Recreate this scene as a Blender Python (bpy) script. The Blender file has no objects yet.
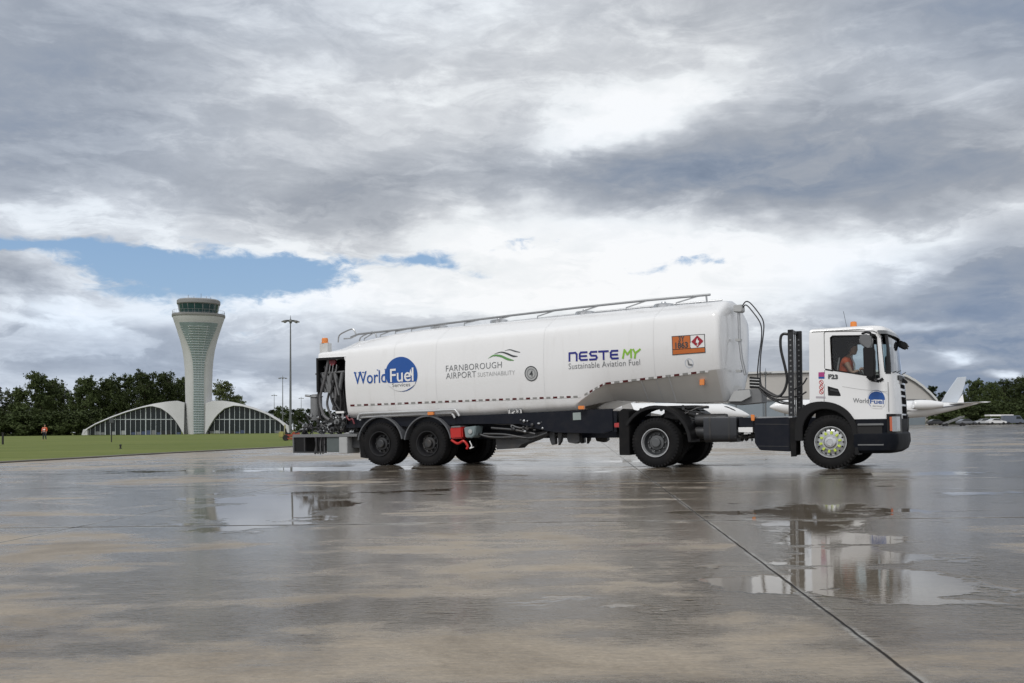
import bpy, bmesh, math, random
from mathutils import Vector, Matrix
R = math.radians
sc = bpy.context.scene
COL = sc.collection
random.seed(7)
SLOPE = 0.0125          # the apron falls gently to the left for drainage
def gz(x, y=0.0): return SLOPE * x

# ------------------------------------------------------------------ node helpers
class V:
    """wraps a float socket so that shader maths can be written as an expression"""
    def __init__(s, nt, sock): s.nt, s.s = nt, sock
    def _op(s, op, *a, clamp=False):
        n = s.nt.nodes.new('ShaderNodeMath'); n.operation = op; n.use_clamp = clamp
        for i, v in enumerate((s,) + a):
            if isinstance(v, V): s.nt.links.new(v.s, n.inputs[i])
            else: n.inputs[i].default_value = v
        return V(s.nt, n.outputs[0])
    def __add__(s, o): return s._op('ADD', o)
    __radd__ = __add__
    def __sub__(s, o): return s._op('SUBTRACT', o)
    def __rsub__(s, o): return (s * -1.0) + o
    def __mul__(s, o): return s._op('MULTIPLY', o)
    __rmul__ = __mul__
    def __truediv__(s, o): return s._op('DIVIDE', o)
    def f(s, op, *a, clamp=False): return s._op(op, *a, clamp=clamp)
    def clamp(s): return s._op('ADD', 0.0, clamp=True)
    def step(s, lo, hi):          # smoothstep
        n = s.nt.nodes.new('ShaderNodeMapRange'); n.interpolation_type = 'SMOOTHSTEP'
        s.nt.links.new(s.s, n.inputs['Value'])
        n.inputs['From Min'].default_value = lo; n.inputs['From Max'].default_value = hi
        return V(s.nt, n.outputs[0])
def node(nt, typ, ins=None, **props):
    n = nt.nodes.new(typ)
    for k, v in props.items(): setattr(n, k, v)
    for k, v in (ins or {}).items():
        if isinstance(v, V): nt.links.new(v.s, n.inputs[k])
        elif isinstance(v, bpy.types.NodeSocket): nt.links.new(v, n.inputs[k])
        else: n.inputs[k].default_value = v
    return n
def noise(nt, vec, scale, detail=4, rough=.55, dist=0.0, dim='3D', out='Fac'):
    n = node(nt, 'ShaderNodeTexNoise', {'Vector': vec, 'Scale': scale, 'Detail': detail, 'Roughness': rough, 'Distortion': dist}, noise_dimensions=dim)
    return V(nt, n.outputs[0]) if out == 'Fac' else n.outputs['Color']
def mixc(nt, fac, a, b, mode='MIX'):
    n = nt.nodes.new('ShaderNodeMix'); n.data_type = 'RGBA'; n.blend_type = mode
    for k, v in ((0, fac), (6, a), (7, b)):
        if isinstance(v, V): nt.links.new(v.s, n.inputs[k])
        elif isinstance(v, bpy.types.NodeSocket): nt.links.new(v, n.inputs[k])
        elif k and len(v) == 3: n.inputs[k].default_value = (*v, 1)
        else: n.inputs[k].default_value = v
    return n.outputs[2]
def srgb(r, g, b):
    f = lambda c: (c/255/12.92) if c/255 <= .04045 else ((c/255+.055)/1.055)**2.4
    return (f(r), f(g), f(b))

MATS = {}
def mat(name, col, rough=.5, metal=0, var=.12, scale=6, bump=0, coat=0, emit=None, ior=None, bscale=None, spec=None):
    if name in MATS: return MATS[name]
    m = bpy.data.materials.new(name); m.use_nodes = True; nt = m.node_tree
    b = nt.nodes['Principled BSDF']
    tc = node(nt, 'ShaderNodeTexCoord')
    nz = noise(nt, tc.outputs['Object'], scale, 5, .6)
    k = (nz - .5) * (2*var) + 1.0
    c = node(nt, 'ShaderNodeVectorMath', {0: (*col,)}, operation='SCALE'); nt.links.new(k.s, c.inputs['Scale'])
    nt.links.new(c.outputs[0], b.inputs['Base Color'])
    r = (nz - .5) * .25 + rough
    nt.links.new(r.clamp().s, b.inputs['Roughness'])
    b.inputs['Metallic'].default_value = metal
    b.inputs['Coat Weight'].default_value = coat; b.inputs['Coat Roughness'].default_value = .06
    if spec is not None: b.inputs['Specular IOR Level'].default_value = spec
    if bump:
        bn = noise(nt, tc.outputs['Object'], bscale or scale*8, 3, .6)
        bp = node(nt, 'ShaderNodeBump', {'Height': bn, 'Strength': bump, 'Distance': .01})
        nt.links.new(bp.outputs[0], b.inputs['Normal'])
    if emit:
        b.inputs['Emission Color'].default_value = (*emit[0], 1); b.inputs['Emission Strength'].default_value = emit[1]
    MATS[name] = m
    return m
def glass(name, tint=(.8,.85,.86), rough=.02, opac=.0, k=1.2):
    if name in MATS: return MATS[name]
    m = bpy.data.materials.new(name); m.use_nodes = True; nt = m.node_tree; nt.nodes.clear()
    out = node(nt, 'ShaderNodeOutputMaterial')
    fr = V(nt, node(nt, 'ShaderNodeFresnel', {'IOR': 1.5}).outputs[0])
    gl = node(nt, 'ShaderNodeBsdfGlossy', {'Roughness': rough, 'Color': (.95,.97,1,1)})
    tr = node(nt, 'ShaderNodeBsdfTransparent', {'Color': (*tint,1)})
    mx = node(nt, 'ShaderNodeMixShader', {0: fr*k + opac, 1: tr.outputs[0], 2: gl.outputs[0]})
    nt.links.new(mx.outputs[0], out.inputs[0])
    MATS[name] = m
    return m

# ------------------------------------------------------------------ mesh helpers
def fillet(pts, n=5):
    """pts: [(a, b, radius)] open polyline -> rounded list with constant count"""
    out = []
    for i, (a, b, r) in enumerate(pts):
        if r <= 0 or i in (0, len(pts)-1): out.append((a, b)); continue
        p = Vector((a, b)); q0 = Vector(pts[i-1][:2]); q1 = Vector(pts[i+1][:2])
        d0 = (q0-p); d1 = (q1-p)
        r0 = min(r, d0.length*.49); r1 = min(r, d1.length*.49)
        s = p + d0.normalized()*r0; e = p + d1.normalized()*r1
        for k in range(n):
            t = k/(n-1); out.append(tuple(s*(1-t)**2 + p*2*t*(1-t) + e*t*t))
    return out
class MB:
    def __init__(s): s.v = []; s.f = []; s.m = []; s.mi = 0
    def mesh(s, vs, fs):
        o = len(s.v); s.v += [tuple(v) for v in vs]
        for f in fs: s.f.append([i+o for i in f]); s.m.append(s.mi)
        return s
    def box(s, x0, x1, y0, y1, z0, z1, M=None):
        vs = [Vector((x, y, z)) for x in (x0, x1) for y in (y0, y1) for z in (z0, z1)]
        if M: vs = [M @ v for v in vs]
        return s.mesh(vs, [(0,1,3,2),(4,6,7,5),(0,4,5,1),(2,3,7,6),(0,2,6,4),(1,5,7,3)])
    def prism(s, outline, y0, y1, axis='y'):
        n = len(outline)
        if axis == 'y': a = [(x, y0, z) for x, z in outline]; b = [(x, y1, z) for x, z in outline]
        elif axis == 'z': a = [(x, y, y0) for x, y in outline]; b = [(x, y, y1) for x, y in outline]
        else: a = [(y0, y, z) for y, z in outline]; b = [(y1, y, z) for y, z in outline]
        return s.mesh(a+b, [list(range(n)), list(range(2*n-1, n-1, -1))] + [(i, n+i, n+(i+1) % n, (i+1) % n) for i in range(n)])
    def band(s, outer, inner, y0, y1):
        n = len(outer)
        vs = [(x, y0, z) for x, z in outer] + [(x, y0, z) for x, z in inner] + [(x, y1, z) for x, z in outer] + [(x, y1, z) for x, z in inner]
        fs = []
        for i in range(n-1):
            fs += [(i, i+1, n+i+1, n+i), (2*n+i, 3*n+i, 3*n+i+1, 2*n+i+1), (i, 2*n+i, 2*n+i+1, i+1), (n+i, n+i+1, 3*n+i+1, 3*n+i)]
        fs += [(0, n, 3*n, 2*n), (n-1, 3*n-1, 4*n-1, 2*n-1)]
        return s.mesh(vs, fs)
    def tube(s, pts, r, n=8, r1=None, closed=False):
        pts = [Vector(p) for p in pts]; k = len(pts); vs = []
        up = Vector((0, 0, 1)); prev = None
        for i, p in enumerate(pts):
            if closed: t = pts[(i+1) % k]-pts[i-1]
            else: t = pts[min(i+1, k-1)]-pts[max(i-1, 0)]
            t.normalize()
            if prev is None:
                a = t.cross(up)
                if a.length < .05: a = t.cross(Vector((0, 1, 0)))
            else: a = prev - t*prev.dot(t)
            a.normalize(); prev = a; b = t.cross(a)
            rr = r if r1 is None else r + (r1-r)*i/(k-1)
            vs += [p + (a*math.cos(2*math.pi*j/n) + b*math.sin(2*math.pi*j/n))*rr for j in range(n)]
        fs = []
        for i in range(k if closed else k-1):
            o = i*n; q = ((i+1) % k)*n
            fs += [(o+j, o+(j+1) % n, q+(j+1) % n, q+j) for j in range(n)]
        if not closed: fs += [list(range(n-1, -1, -1)), [(k-1)*n+j for j in range(n)]]
        return s.mesh(vs, fs)
    def lathe(s, prof, c, n=40, axis='y', cap=True):
        """prof: [(radius, offset along axis)]"""
        vs = []; cx, cy, cz = c
        for r, h in prof:
            for j in range(n):
                a = 2*math.pi*j/n; u, w = r*math.cos(a), r*math.sin(a)
                vs.append((cx+u, cy+h, cz+w) if axis == 'y' else ((cx+u, cy+w, cz+h) if axis == 'z' else (cx+h, cy+u, cz+w)))
        k = len(prof); fs = [(i*n+j, i*n+(j+1) % n, (i+1)*n+(j+1) % n, (i+1)*n+j) for i in range(k-1) for j in range(n)]
        if cap:
            if prof[0][0] > 1e-4: fs.append(list(range(n-1, -1, -1)))
            if prof[-1][0] > 1e-4: fs.append([(k-1)*n+j for j in range(n)])
        return s.mesh(vs, fs)
    def loft(s, secs, cap=True, closed=True):
        n = len(secs[0]); vs = [p for q in secs for p in q]; fs = []
        for i in range(len(secs)-1):
            for j in range(n if closed else n-1): fs.append((i*n+j, i*n+(j+1) % n, (i+1)*n+(j+1) % n, (i+1)*n+j))
        if cap: fs += [list(range(n-1, -1, -1)), [(len(secs)-1)*n+j for j in range(n)]]
        return s.mesh(vs, fs)
    def ball(s, c, r, n=12, m=8, sc3=(1,1,1)):
        secs = []
        for i in range(m+1):
            a = math.pi*i/m
            secs.append([(c[0]+r*sc3[0]*math.sin(a)*math.cos(2*math.pi*j/n)+0, c[1]+r*sc3[1]*math.sin(a)*math.sin(2*math.pi*j/n), c[2]+r*sc3[2]*math.cos(a)) for j in range(n)])
        return s.loft(secs, cap=False)
    def build(s, name, mats, parent=None, bevel=0, sharp=35, off=None, seg=2, recalc=True):
        if off is None and parent is not None: off = parent.get('_off')
        me = bpy.data.meshes.new(name)
        vs = s.v if off is None else [(v[0]-off[0], v[1]-off[1], v[2]-off[2]) for v in s.v]
        me.from_pydata(vs, [], s.f)
        ml = mats if isinstance(mats, (list, tuple)) else [mats]
        for m in ml: me.materials.append(m)
        if len(ml) > 1: me.polygons.foreach_set('material_index', s.m)
        bm = bmesh.new(); bm.from_mesh(me)
        bmesh.ops.remove_doubles(bm, verts=bm.verts, dist=1e-5)
        if recalc: bmesh.ops.recalc_face_normals(bm, faces=bm.faces)
        if bevel:
            es = [e for e in bm.edges if len(e.link_faces) == 2 and e.calc_face_angle(0) > R(30)]
            bmesh.ops.bevel(bm, geom=es, offset=bevel, segments=seg, affect='EDGES', clamp_overlap=True)
        for f in bm.faces: f.smooth = True
        for e in bm.edges:
            e.smooth = not (len(e.link_faces) == 2 and e.calc_face_angle(0) > R(sharp))
        bm.to_mesh(me); bm.free()
        return link(name, me, parent)
def link(name, me, parent=None):
    o = bpy.data.objects.new(name, me); COL.objects.link(o)
    if parent is not None:
        o.parent = parent
        if parent.get('_off'): o['_off'] = list(parent['_off'])
    return o
def tag(o, label=None, cat=None, group=None, kind=None):
    if label: o['label'] = label
    if cat: o['category'] = cat
    if group: o['group'] = group
    if kind: o['kind'] = kind
    return o
def empty(name, loc=(0,0,0), rz=0, parent=None, off=None):
    o = bpy.data.objects.new(name, None); COL.objects.link(o); o.location = loc; o.rotation_euler = (0, 0, rz)
    o.empty_display_size = .2
    if parent is not None:
        o.parent = parent
        if parent.get('_off'): o['_off'] = list(parent['_off'])
    if off: o['_off'] = list(off)
    return o
def copy_tree(o, parent=None):
    c = o.copy(); COL.objects.link(c)
    if parent is not None: c.parent = parent
    for ch in list(o.children): copy_tree(ch, c)
    return c
def text_geo(s, bold=0.0, spacing=1.0):
    """vertices and faces of a line of lettering, and its bounding box"""
    cu = bpy.data.curves.new('t', 'FONT'); cu.body = s; cu.size = 1; cu.offset = bold; cu.space_character = spacing
    cu.resolution_u = 3; cu.fill_mode = 'FRONT'
    o = bpy.data.objects.new('t', cu); COL.objects.link(o)
    dg = bpy.context.evaluated_depsgraph_get(); dg.update()
    me = bpy.data.meshes.new_from_object(o.evaluated_get(dg))
    vs = [(v.co.x, v.co.y) for v in me.vertices]; fs = [list(p.vertices) for p in me.polygons]
    bpy.data.objects.remove(o); bpy.data.curves.remove(cu); bpy.data.meshes.remove(me)
    return vs, fs
def boolean(a, cutters, op='DIFFERENCE'):
    for c in cutters:
        md = a.modifiers.new('b', 'BOOLEAN'); md.operation = op; md.object = c; md.solver = 'EXACT'; md.material_mode = 'TRANSFER'
    dg = bpy.context.evaluated_depsgraph_get(); dg.update()
    me = bpy.data.meshes.new_from_object(a.evaluated_get(dg))
    a.modifiers.clear(); old = a.data; a.data = me; me.name = old.name
    for c in cutters: bpy.data.objects.remove(c)
    bm = bmesh.new(); bm.from_mesh(me)
    for f in bm.faces: f.smooth = True
    for e in bm.edges: e.smooth = not (len(e.link_faces) == 2 and e.calc_face_angle(0) > R(30))
    bm.to_mesh(me); bm.free()
def skin_mesh(joints, edges, sub=1):
    """joints: [(x,y,z,r)] ; one continuous skinned body"""
    me = bpy.data.meshes.new('skin'); me.from_pydata([j[:3] for j in joints], edges, [])
    o = bpy.data.objects.new('skin', me); COL.objects.link(o)
    md = o.modifiers.new('s', 'SKIN'); md.use_smooth_shade = True
    sv = me.skin_vertices[0].data if me.skin_vertices else None
    if sv is None:
        bm = bmesh.new(); bm.from_mesh(me); bm.verts.layers.skin.verify(); bm.to_mesh(me); bm.free(); sv = me.skin_vertices[0].data
    for i, j in enumerate(joints):
        r = j[3]; sv[i].radius = r if isinstance(r, tuple) else (r, r); sv[i].use_root = (i == 0)
    ss = o.modifiers.new('u', 'SUBSURF'); ss.levels = sub; ss.render_levels = sub
    dg = bpy.context.evaluated_depsgraph_get(); dg.update()
    out = bpy.data.meshes.new_from_object(o.evaluated_get(dg))
    bpy.data.objects.remove(o)
    return [tuple(v.co) for v in out.vertices], [list(p.vertices) for p in out.polygons]
def smooth_path(pts, n=6):
    """Catmull-Rom through the points"""
    P_ = [Vector(p) for p in pts]; P_ = [P_[0]*2-P_[1]] + P_ + [P_[-1]*2-P_[-2]]; out = []
    for i in range(1, len(P_)-2):
        a, b, c, d = P_[i-1:i+3]
        for k in range(n):
            t = k/n
            out.append(.5*((2*b)+(c-a)*t+(2*a-5*b+4*c-d)*t*t+(3*b-a-3*c+d)*t**3))
    out.append(P_[-2]); return out
RAMP = [(0.0,(104,118,138)),(.25,(138,148,163)),(.42,(161,166,174)),(.56,(184,188,194)),(.68,(209,212,216)),(.81,(237,240,242)),(.95,(250,251,252))]
#        cx   cy   sx   sy   amp  rot k
BLOBS = [(20, 120, 190, 80, -.20, 20), (0, 0, 160, 60, -.08), (200, 60, 170, 70, -.03, 20), (430, 40, 260, 80, .10),
         (300, 130, 150, 60, .05), (110, 222, 190, 26, .20, -4), (400, 192, 150, 34, -.20, 8), (340, 232, 70, 26, -.20, 0),
         (610, 122, 75, 22, .42, 14), (690,100,60,20,.15,10), (540,165,60,40,.06), (700, 165, 190, 36, -.26, -6), (640,185,110,28,-.12), (830, 110, 110, 50, -.16, 15), (905, 150, 90, 36, -.18), (985, 185,70,22,-.12,20),
         (1000, 10, 130, 60, -.28, -20), (820, 60, 120, 36, .14), (960, 75, 90, 22, .12, 15), (760, 25,160,40,-.05),
         (520, 228, 210, 26, .26, 4), (420, 292, 230, 34, .26), (720, 246, 170, 30, .28), (900, 232, 130, 24, .16, 12),
         (620, 300, 160, 50, .20), (780, 300, 90, 40, .16), (860,275,80,26,.16), (965, 300, 110, 40, -.24, 6), (1000, 370, 150, 60, -.26), (900, 355, 60, 30, -.10),
         (915, 322, 65, 8, .36, -4), (940, 354, 18, 7, .46), (985, 371, 20, 5, .42), (1010, 372, 20, 5, .28),
         (8, 285, 46, 22, -.24), (120, 350, 150, 36, -.08, -6), (60, 318, 90, 14, .14), (150, 312, 120, 12, .20, 2), (100, 390, 160, 16, .14), (270, 375, 110, 50, -.02), (300, 310, 70, 25, .16),
         (760, 400, 80, 30, .0)]
COOLB = [(20,110,230,150,.5),(960,330,160,90,.75),(1000,0,160,90,.5),(130,360,240,65,.75),(640,170,260,60,.28),(350,0,300,60,.25)]
GAPB = [(195, 276, 100, 28, 1.1, 0), (300, 268, 60, 14, .45, 10), (110, 258, 60, 12, .6, -4), (262, 288, 60, 17, .7, 4), (20, 246, 34, 8, .75), (415, 257, 50, 9, .62, 4), (475,268,40,7,.42), (645, 262, 60, 7, .42), (530,247,26,7,.45), (690,258,30,6,.3)]
# ------------------------------------------------------------------ camera, sun, sky
cam_d = bpy.data.cameras.new('camera'); cam = bpy.data.objects.new('camera', cam_d); COL.objects.link(cam)
cam.location = (0, 0, .885); cam.rotation_euler = (R(90), 0, 0)
cam_d.sensor_width = 36; cam_d.lens = 36*1000/1024; cam_d.shift_y = (427-341.5)/1024; cam_d.clip_end = 20000; cam_d.clip_start = .05
sc.camera = cam
SUN_EL, SUN_AZ = R(48), R(215)      # azimuth clockwise from +Y: behind the camera, to its left
sd = Vector((math.sin(SUN_AZ)*math.cos(SUN_EL), math.cos(SUN_AZ)*math.cos(SUN_EL), math.sin(SUN_EL)))
sl = bpy.data.lights.new('sun', 'SUN'); sl.energy = 1.4; sl.angle = R(14); sl.color = (1, .97, .93)
so = bpy.data.objects.new('sun', sl); COL.objects.link(so); so.rotation_euler = sd.to_track_quat('Z', 'Y').to_euler(); so.location = (0, 0, 50)

w = bpy.data.worlds.new('World'); sc.world = w; w.use_nodes = True; nt = w.node_tree; nt.nodes.clear()
wo = node(nt, 'ShaderNodeOutputWorld'); bg = node(nt, 'ShaderNodeBackground', {'Strength': 1.0})
nt.links.new(bg.outputs[0], wo.inputs[0])
sky = node(nt, 'ShaderNodeTexSky', sky_type='NISHITA', sun_disc=False, sun_elevation=SUN_EL, sun_rotation=SUN_AZ, altitude=100, air_density=1.3, dust_density=1.5, ozone_density=1.5)
skyc = node(nt, 'ShaderNodeVectorMath', {0: sky.outputs[0], 'Scale': .105}, operation='SCALE').outputs[0]
tc = node(nt, 'ShaderNodeTexCoord').outputs['Generated']
sep = node(nt, 'ShaderNodeSeparateXYZ', {0: tc})
X, Y, Z = (V(nt, sep.outputs[i]) for i in range(3))
az = X.f('ARCTAN2', Y); el = Z.f('ARCSINE')
zc = Z.f('MAXIMUM', 0.0) + .10
plane = node(nt, 'ShaderNodeCombineXYZ', {0: X/zc, 1: Y/zc, 2: 0.0}).outputs[0]
ang = node(nt, 'ShaderNodeCombineXYZ', {0: az, 1: el*2.1, 2: 0.0}).outputs[0]
# warp so that the cloud masses get ragged outlines
wc = node(nt, 'ShaderNodeSeparateColor', {0: noise(nt, ang, 5.0, 3, .55, out='Color')})
wx = (V(nt, wc.outputs[0]) - .5); wy = (V(nt, wc.outputs[1]) - .5)
wc2 = node(nt, 'ShaderNodeSeparateColor', {0: noise(nt, ang, 22.0, 3, .6, out='Color')})
wx2 = (V(nt, wc2.outputs[0]) - .5); wy2 = (V(nt, wc2.outputs[1]) - .5)
A = az + wx*.16 + wx2*.045; E = el + wy*.075 + wy2*.022
def blob(cx, cy, sx, sy, amp, rot=0, k=1.0):
    """a soft cloud mass in a compass direction; centre and size in thousandths of the view distance"""
    a0 = math.atan((cx-512)/1000); e0 = math.atan((427-cy)/1000*math.cos(a0))
    c, s = math.cos(R(rot)), math.sin(R(rot))
    da = A - a0; de = E - e0
    u = (da*c + de*s)*(1000/sx); v = (de*c - da*s)*(1000/sy)
    d = u*u + v*v
    return (d*-1.0).f('EXPONENT')*amp if k == 1 else ((d.f('POWER', k))*-1.0).f('EXPONENT')*amp
def total(lst):
    t = None
    for b in lst: t = b if t is None else t + b
    return t
lum = total([blob(*q) for q in BLOBS])
n1 = noise(nt, plane, .55, 5, .62, .35) - .5
n2 = noise(nt, ang, 9.0, 6, .62, .6) - .5
n3 = noise(nt, plane, 2.6, 5, .62, .2) - .5
n4 = noise(nt, ang, 34.0, 5, .66, .6) - .5
band_ = node(nt, 'ShaderNodeCombineXYZ', {0: A*2.2, 1: E*6.5, 2: 4.0}).outputs[0]
p1 = noise(nt, band_, 3.2, 7, .62, .15); p2 = noise(nt, node(nt, 'ShaderNodeCombineXYZ', {0: az*2.6, 1: el*9.0, 2: 9.0}).outputs[0], 3.4, 6, .62, .5)
lowz = 1.0 - el.step(.05, .42)*.7
puffs = (p1.step(.47, .60) - .5)*lowz; shelf = (p2.step(.44, .66) - .5)
B = lum + n1*.30 + n2*.20 + n3*.14 + n4*.13 + puffs*.15 + shelf*.10 + .645
rp = node(nt, 'ShaderNodeValToRGB', {0: B.clamp()}); cr = rp.color_ramp; cr.interpolation = 'LINEAR'
stops = RAMP
while len(cr.elements) < len(stops): cr.elements.new(.5)
for e_, (p, c) in zip(cr.elements, stops): e_.position = p; e_.color = (*srgb(*c), 1)
cool = total([blob(*q) for q in COOLB]).clamp()
cl = mixc(nt, cool, rp.outputs[0], (.86, .97, 1.13), 'MULTIPLY')
gap = total([blob(*q) for q in GAPB]) + n2*.9 + n4*1.1 - puffs*.22
g = gap.step(.30, .80)
# behind the camera the cloud deck is broken and brighter, which lights the side of the lorry
back = (Y*-1.0).step(-.15, .9)
cl = mixc(nt, back*.8, cl, (.96, .97, 1.0))
# below the horizon the sky only matters for light on undersides
blue = mixc(nt, el.step(.08, .30), (.30, .47, .72), (.17, .32, .60))
skyb = mixc(nt, .75, skyc, blue)
fin = mixc(nt, g, cl, skyb)
nt.links.new(fin, bg.inputs[0])
sc.view_settings.view_transform = 'Standard'; sc.view_settings.look = 'None'; sc.view_settings.gamma = 1; sc.view_settings.exposure = 0
# ------------------------------------------------------------------ ground
def sheet(name, pts, dz, m, kind='structure'):
    b = MB(); b.mesh([(x, y, gz(x)+dz) for x, y in pts], [list(range(len(pts)))])
    o = b.build(name, m); o['kind'] = kind; return o
def concrete_mat():
    m = bpy.data.materials.new('wet_concrete'); m.use_nodes = True; nt = m.node_tree; b = nt.nodes['Principled BSDF']
    pos = node(nt, 'ShaderNodeNewGeometry').outputs['Position']
    sp = node(nt, 'ShaderNodeSeparateXYZ', {0: pos}); x, y = V(nt, sp.outputs[0]), V(nt, sp.outputs[1])
    flat = node(nt, 'ShaderNodeCombineXYZ', {0: x, 1: y, 2: 0.0}).outputs[0]
    # slab grid: joints run 3.9 degrees off the viewing direction
    jx = x - y*.068; jy = y + x*.02
    px = (jx - 1.16)*(1/5.86); py = (jy - 9.25)*(1/6.6)
    wob = (noise(nt, flat, 3.0, 4, .6) - .5)*.02
    def line(p, period, w):
        fr = (p + .5).f('FRACT') - .5
        return (fr*period + wob).f('ABSOLUTE')
    dx, dy = line(px, 5.86, 0), line(py, 6.6, 0)
    dj = dx.f('MINIMUM', dy*.30)
    jy_fade = (1.0 - (1.0 - dy.step(.0, .09))*(dx.step(.03, .06))*noise(nt, flat, .5, 4, .6).step(.35, .6)*.75)
    joint = 1.0 - dj.step(.004, .012)
    edge = (1.0 - dj.step(.010, .045))*noise(nt, flat, 1.3, 5, .7).step(.42, .62)
    # per slab tone
    cell = node(nt, 'ShaderNodeCombineXYZ', {0: (px).f('FLOOR'), 1: (py).f('FLOOR'), 2: 0.0}).outputs[0]
    slab = V(nt, node(nt, 'ShaderNodeTexWhiteNoise', {0: cell}, noise_dimensions='2D').outputs[0])
    big = noise(nt, flat, .22, 4, .6, .6); mid = noise(nt, flat, 1.4, 5, .65, .3); fine = noise(nt, flat, 38.0, 3, .7); med = noise(nt, flat, 7.0, 4, .6)
    stx = node(nt, 'ShaderNodeCombineXYZ', {0: x*.35, 1: y*1.6, 2: 3.0}).outputs[0]
    streak = noise(nt, stx, .8, 5, .62, .8)
    tone = (slab - .5)*.10 + (big - .5)*.8 + (mid - .5)*.75 + (fine - .5)*.7 + (med-.5)*.4 + 1.0
    col = node(nt, 'ShaderNodeVectorMath', {0: (.36, .308, .242), 'Scale': tone}, operation='SCALE').outputs[0]
    # water lies in shallow dishes
    wx = (noise(nt, flat, .9, 5, .6) - .5); wyy = (noise(nt, node(nt, 'ShaderNodeVectorMath', {0: flat, 1: (31., 7., 0)}, operation='ADD').outputs[0], .9, 5, .6) - .5)
    def dish(cx, cy, rx, ry, amp=1.0, rot=0):
        c, s = math.cos(R(rot)), math.sin(R(rot))
        u0 = x - cx + wx*2.2; v0 = y - cy + wyy*3.0
        u = (u0*c + v0*s)*(1/rx); v = (v0*c - u0*s)*(1/ry)
        return ((u*u + v*v)*-1.0).f('EXPONENT')*amp
    pud = None
    for d in DISHES: pud = dish(*d) if pud is None else pud + dish(*d)
    lvl = pud + (streak - .5)*1.1 + (big - .5)*1.2 + (mid-.5)*.95
    water = lvl.step(.40, .56)                       # standing water
    soak = (((y - 15.0)*(1/7.5)).f('POWER', 2.0)*-1.0).f('EXPONENT')*.22 + x.step(.5, 4.0)*.14 + y.step(18.0, 60.0)*.10
    film = (lvl + soak).step(-.10, .28)                       # damp to soaked
    dark = (film*-.56 + 1.0)
    col2 = node(nt, 'ShaderNodeVectorMath', {0: col, 'Scale': dark}, operation='SCALE').outputs[0]
    tyre = (((y*.886 + x*.463 - 19.5)).f('ABSOLUTE')*-1.0 + 1.0)
    bz = ((((x + .8)*(1/5.0)).f('POWER', 2.0) + ((y - 16.5)*(1/5.0)).f('POWER', 2.0))*-1.0).f('EXPONENT')
    brown = (noise(nt, flat, .8, 5, .65, .5).step(.46, .72)*.40 + bz*streak.step(.38, .58)*.85).clamp()
    col3 = mixc(nt, brown, col2, (.060, .040, .026))
    col4 = mixc(nt, (edge*.8), col3, (.42, .41, .38))
    col5 = mixc(nt, (joint*.92*jy_fade), col4, (.018, .018, .019))
    oil = dish(1.0, 7.4, .16, .12)*noise(nt, flat, 6.0, 4, .6).step(.35, .7)*.55
    col6 = mixc(nt, oil, col5, (.11, .03, .025))
    nt.links.new(col6, b.inputs['Base Color'])
    rough = (film*-.33 + .42 + (fine-.5)*.10 + (med-.5)*.10)*(water*-.94 + 1.0) + .014 + joint*.5
    nt.links.new(rough.clamp().s, b.inputs['Roughness'])
    b.inputs['IOR'].default_value = 1.33
    nt.links.new(((film*.36 + .14 - water*.27)*(joint*-.9 + 1.0)).s, b.inputs['Specular IOR Level'])
    rip = node(nt, 'ShaderNodeCombineXYZ', {0: x*9.0, 1: y*26.0, 2: 0.0}).outputs[0]
    ripple = noise(nt, rip, 1.0, 4, .6)
    wave = noise(nt, flat, 9.0, 3, .55)*.35 + fine*.05
    h = (fine*1.0 + med*1.4 + mid*2.0)*(water*-.97+1.0)*(film*-.55+1.0) + ripple*((1.0 - y.step(4.0, 8.5))*4.5 + 2.0)*(water*-.96+1.0) + wave*.10 - joint*3.0
    bp = node(nt, 'ShaderNodeBump', {'Height': h, 'Strength': .55, 'Distance': .0035})
    nt.links.new(bp.outputs[0], b.inputs['Normal'])
    return m
DISHES = [(2.0, 5.5, .75, 1.0, 1.0, 0), (2.5, 7.4, .9, 1.4, .75, 0), (2.8, 9.8, 1.3, 1.5, .7, 0), (5.6, 12.5, 2.2, 2.5, .4, 0), (-2.7, 10.9, .95, 1.8, 1.2, 0), (-3.6,13.2,1.2,.8,.7), (-1.6, 14.2, 1.3, 1.6, .55),
          (6.5, 17.2, 4.0, 1.1, .6, 0), (1.3, 5.6, .3, .45, .95), (-6.0, 22.0, 5.0, 1.6, .6), (-1.0, 4.75, 1.3, .45, .42), (-2.2, 6.3, 1.3, .9, .30), (.4, 5.0, .5, .3, .40), (3.5, 25, 8, 2.5, .5), (2.0, 19.0, 2.2, .7, .6), (-3.2, 22.2, 1.5, 1.0, .5)]
con = concrete_mat()
S = 9000
apron = sheet('apron', [(-S,-S),(S,-S),(S,S),(-S,S)], 0, con)
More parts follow.
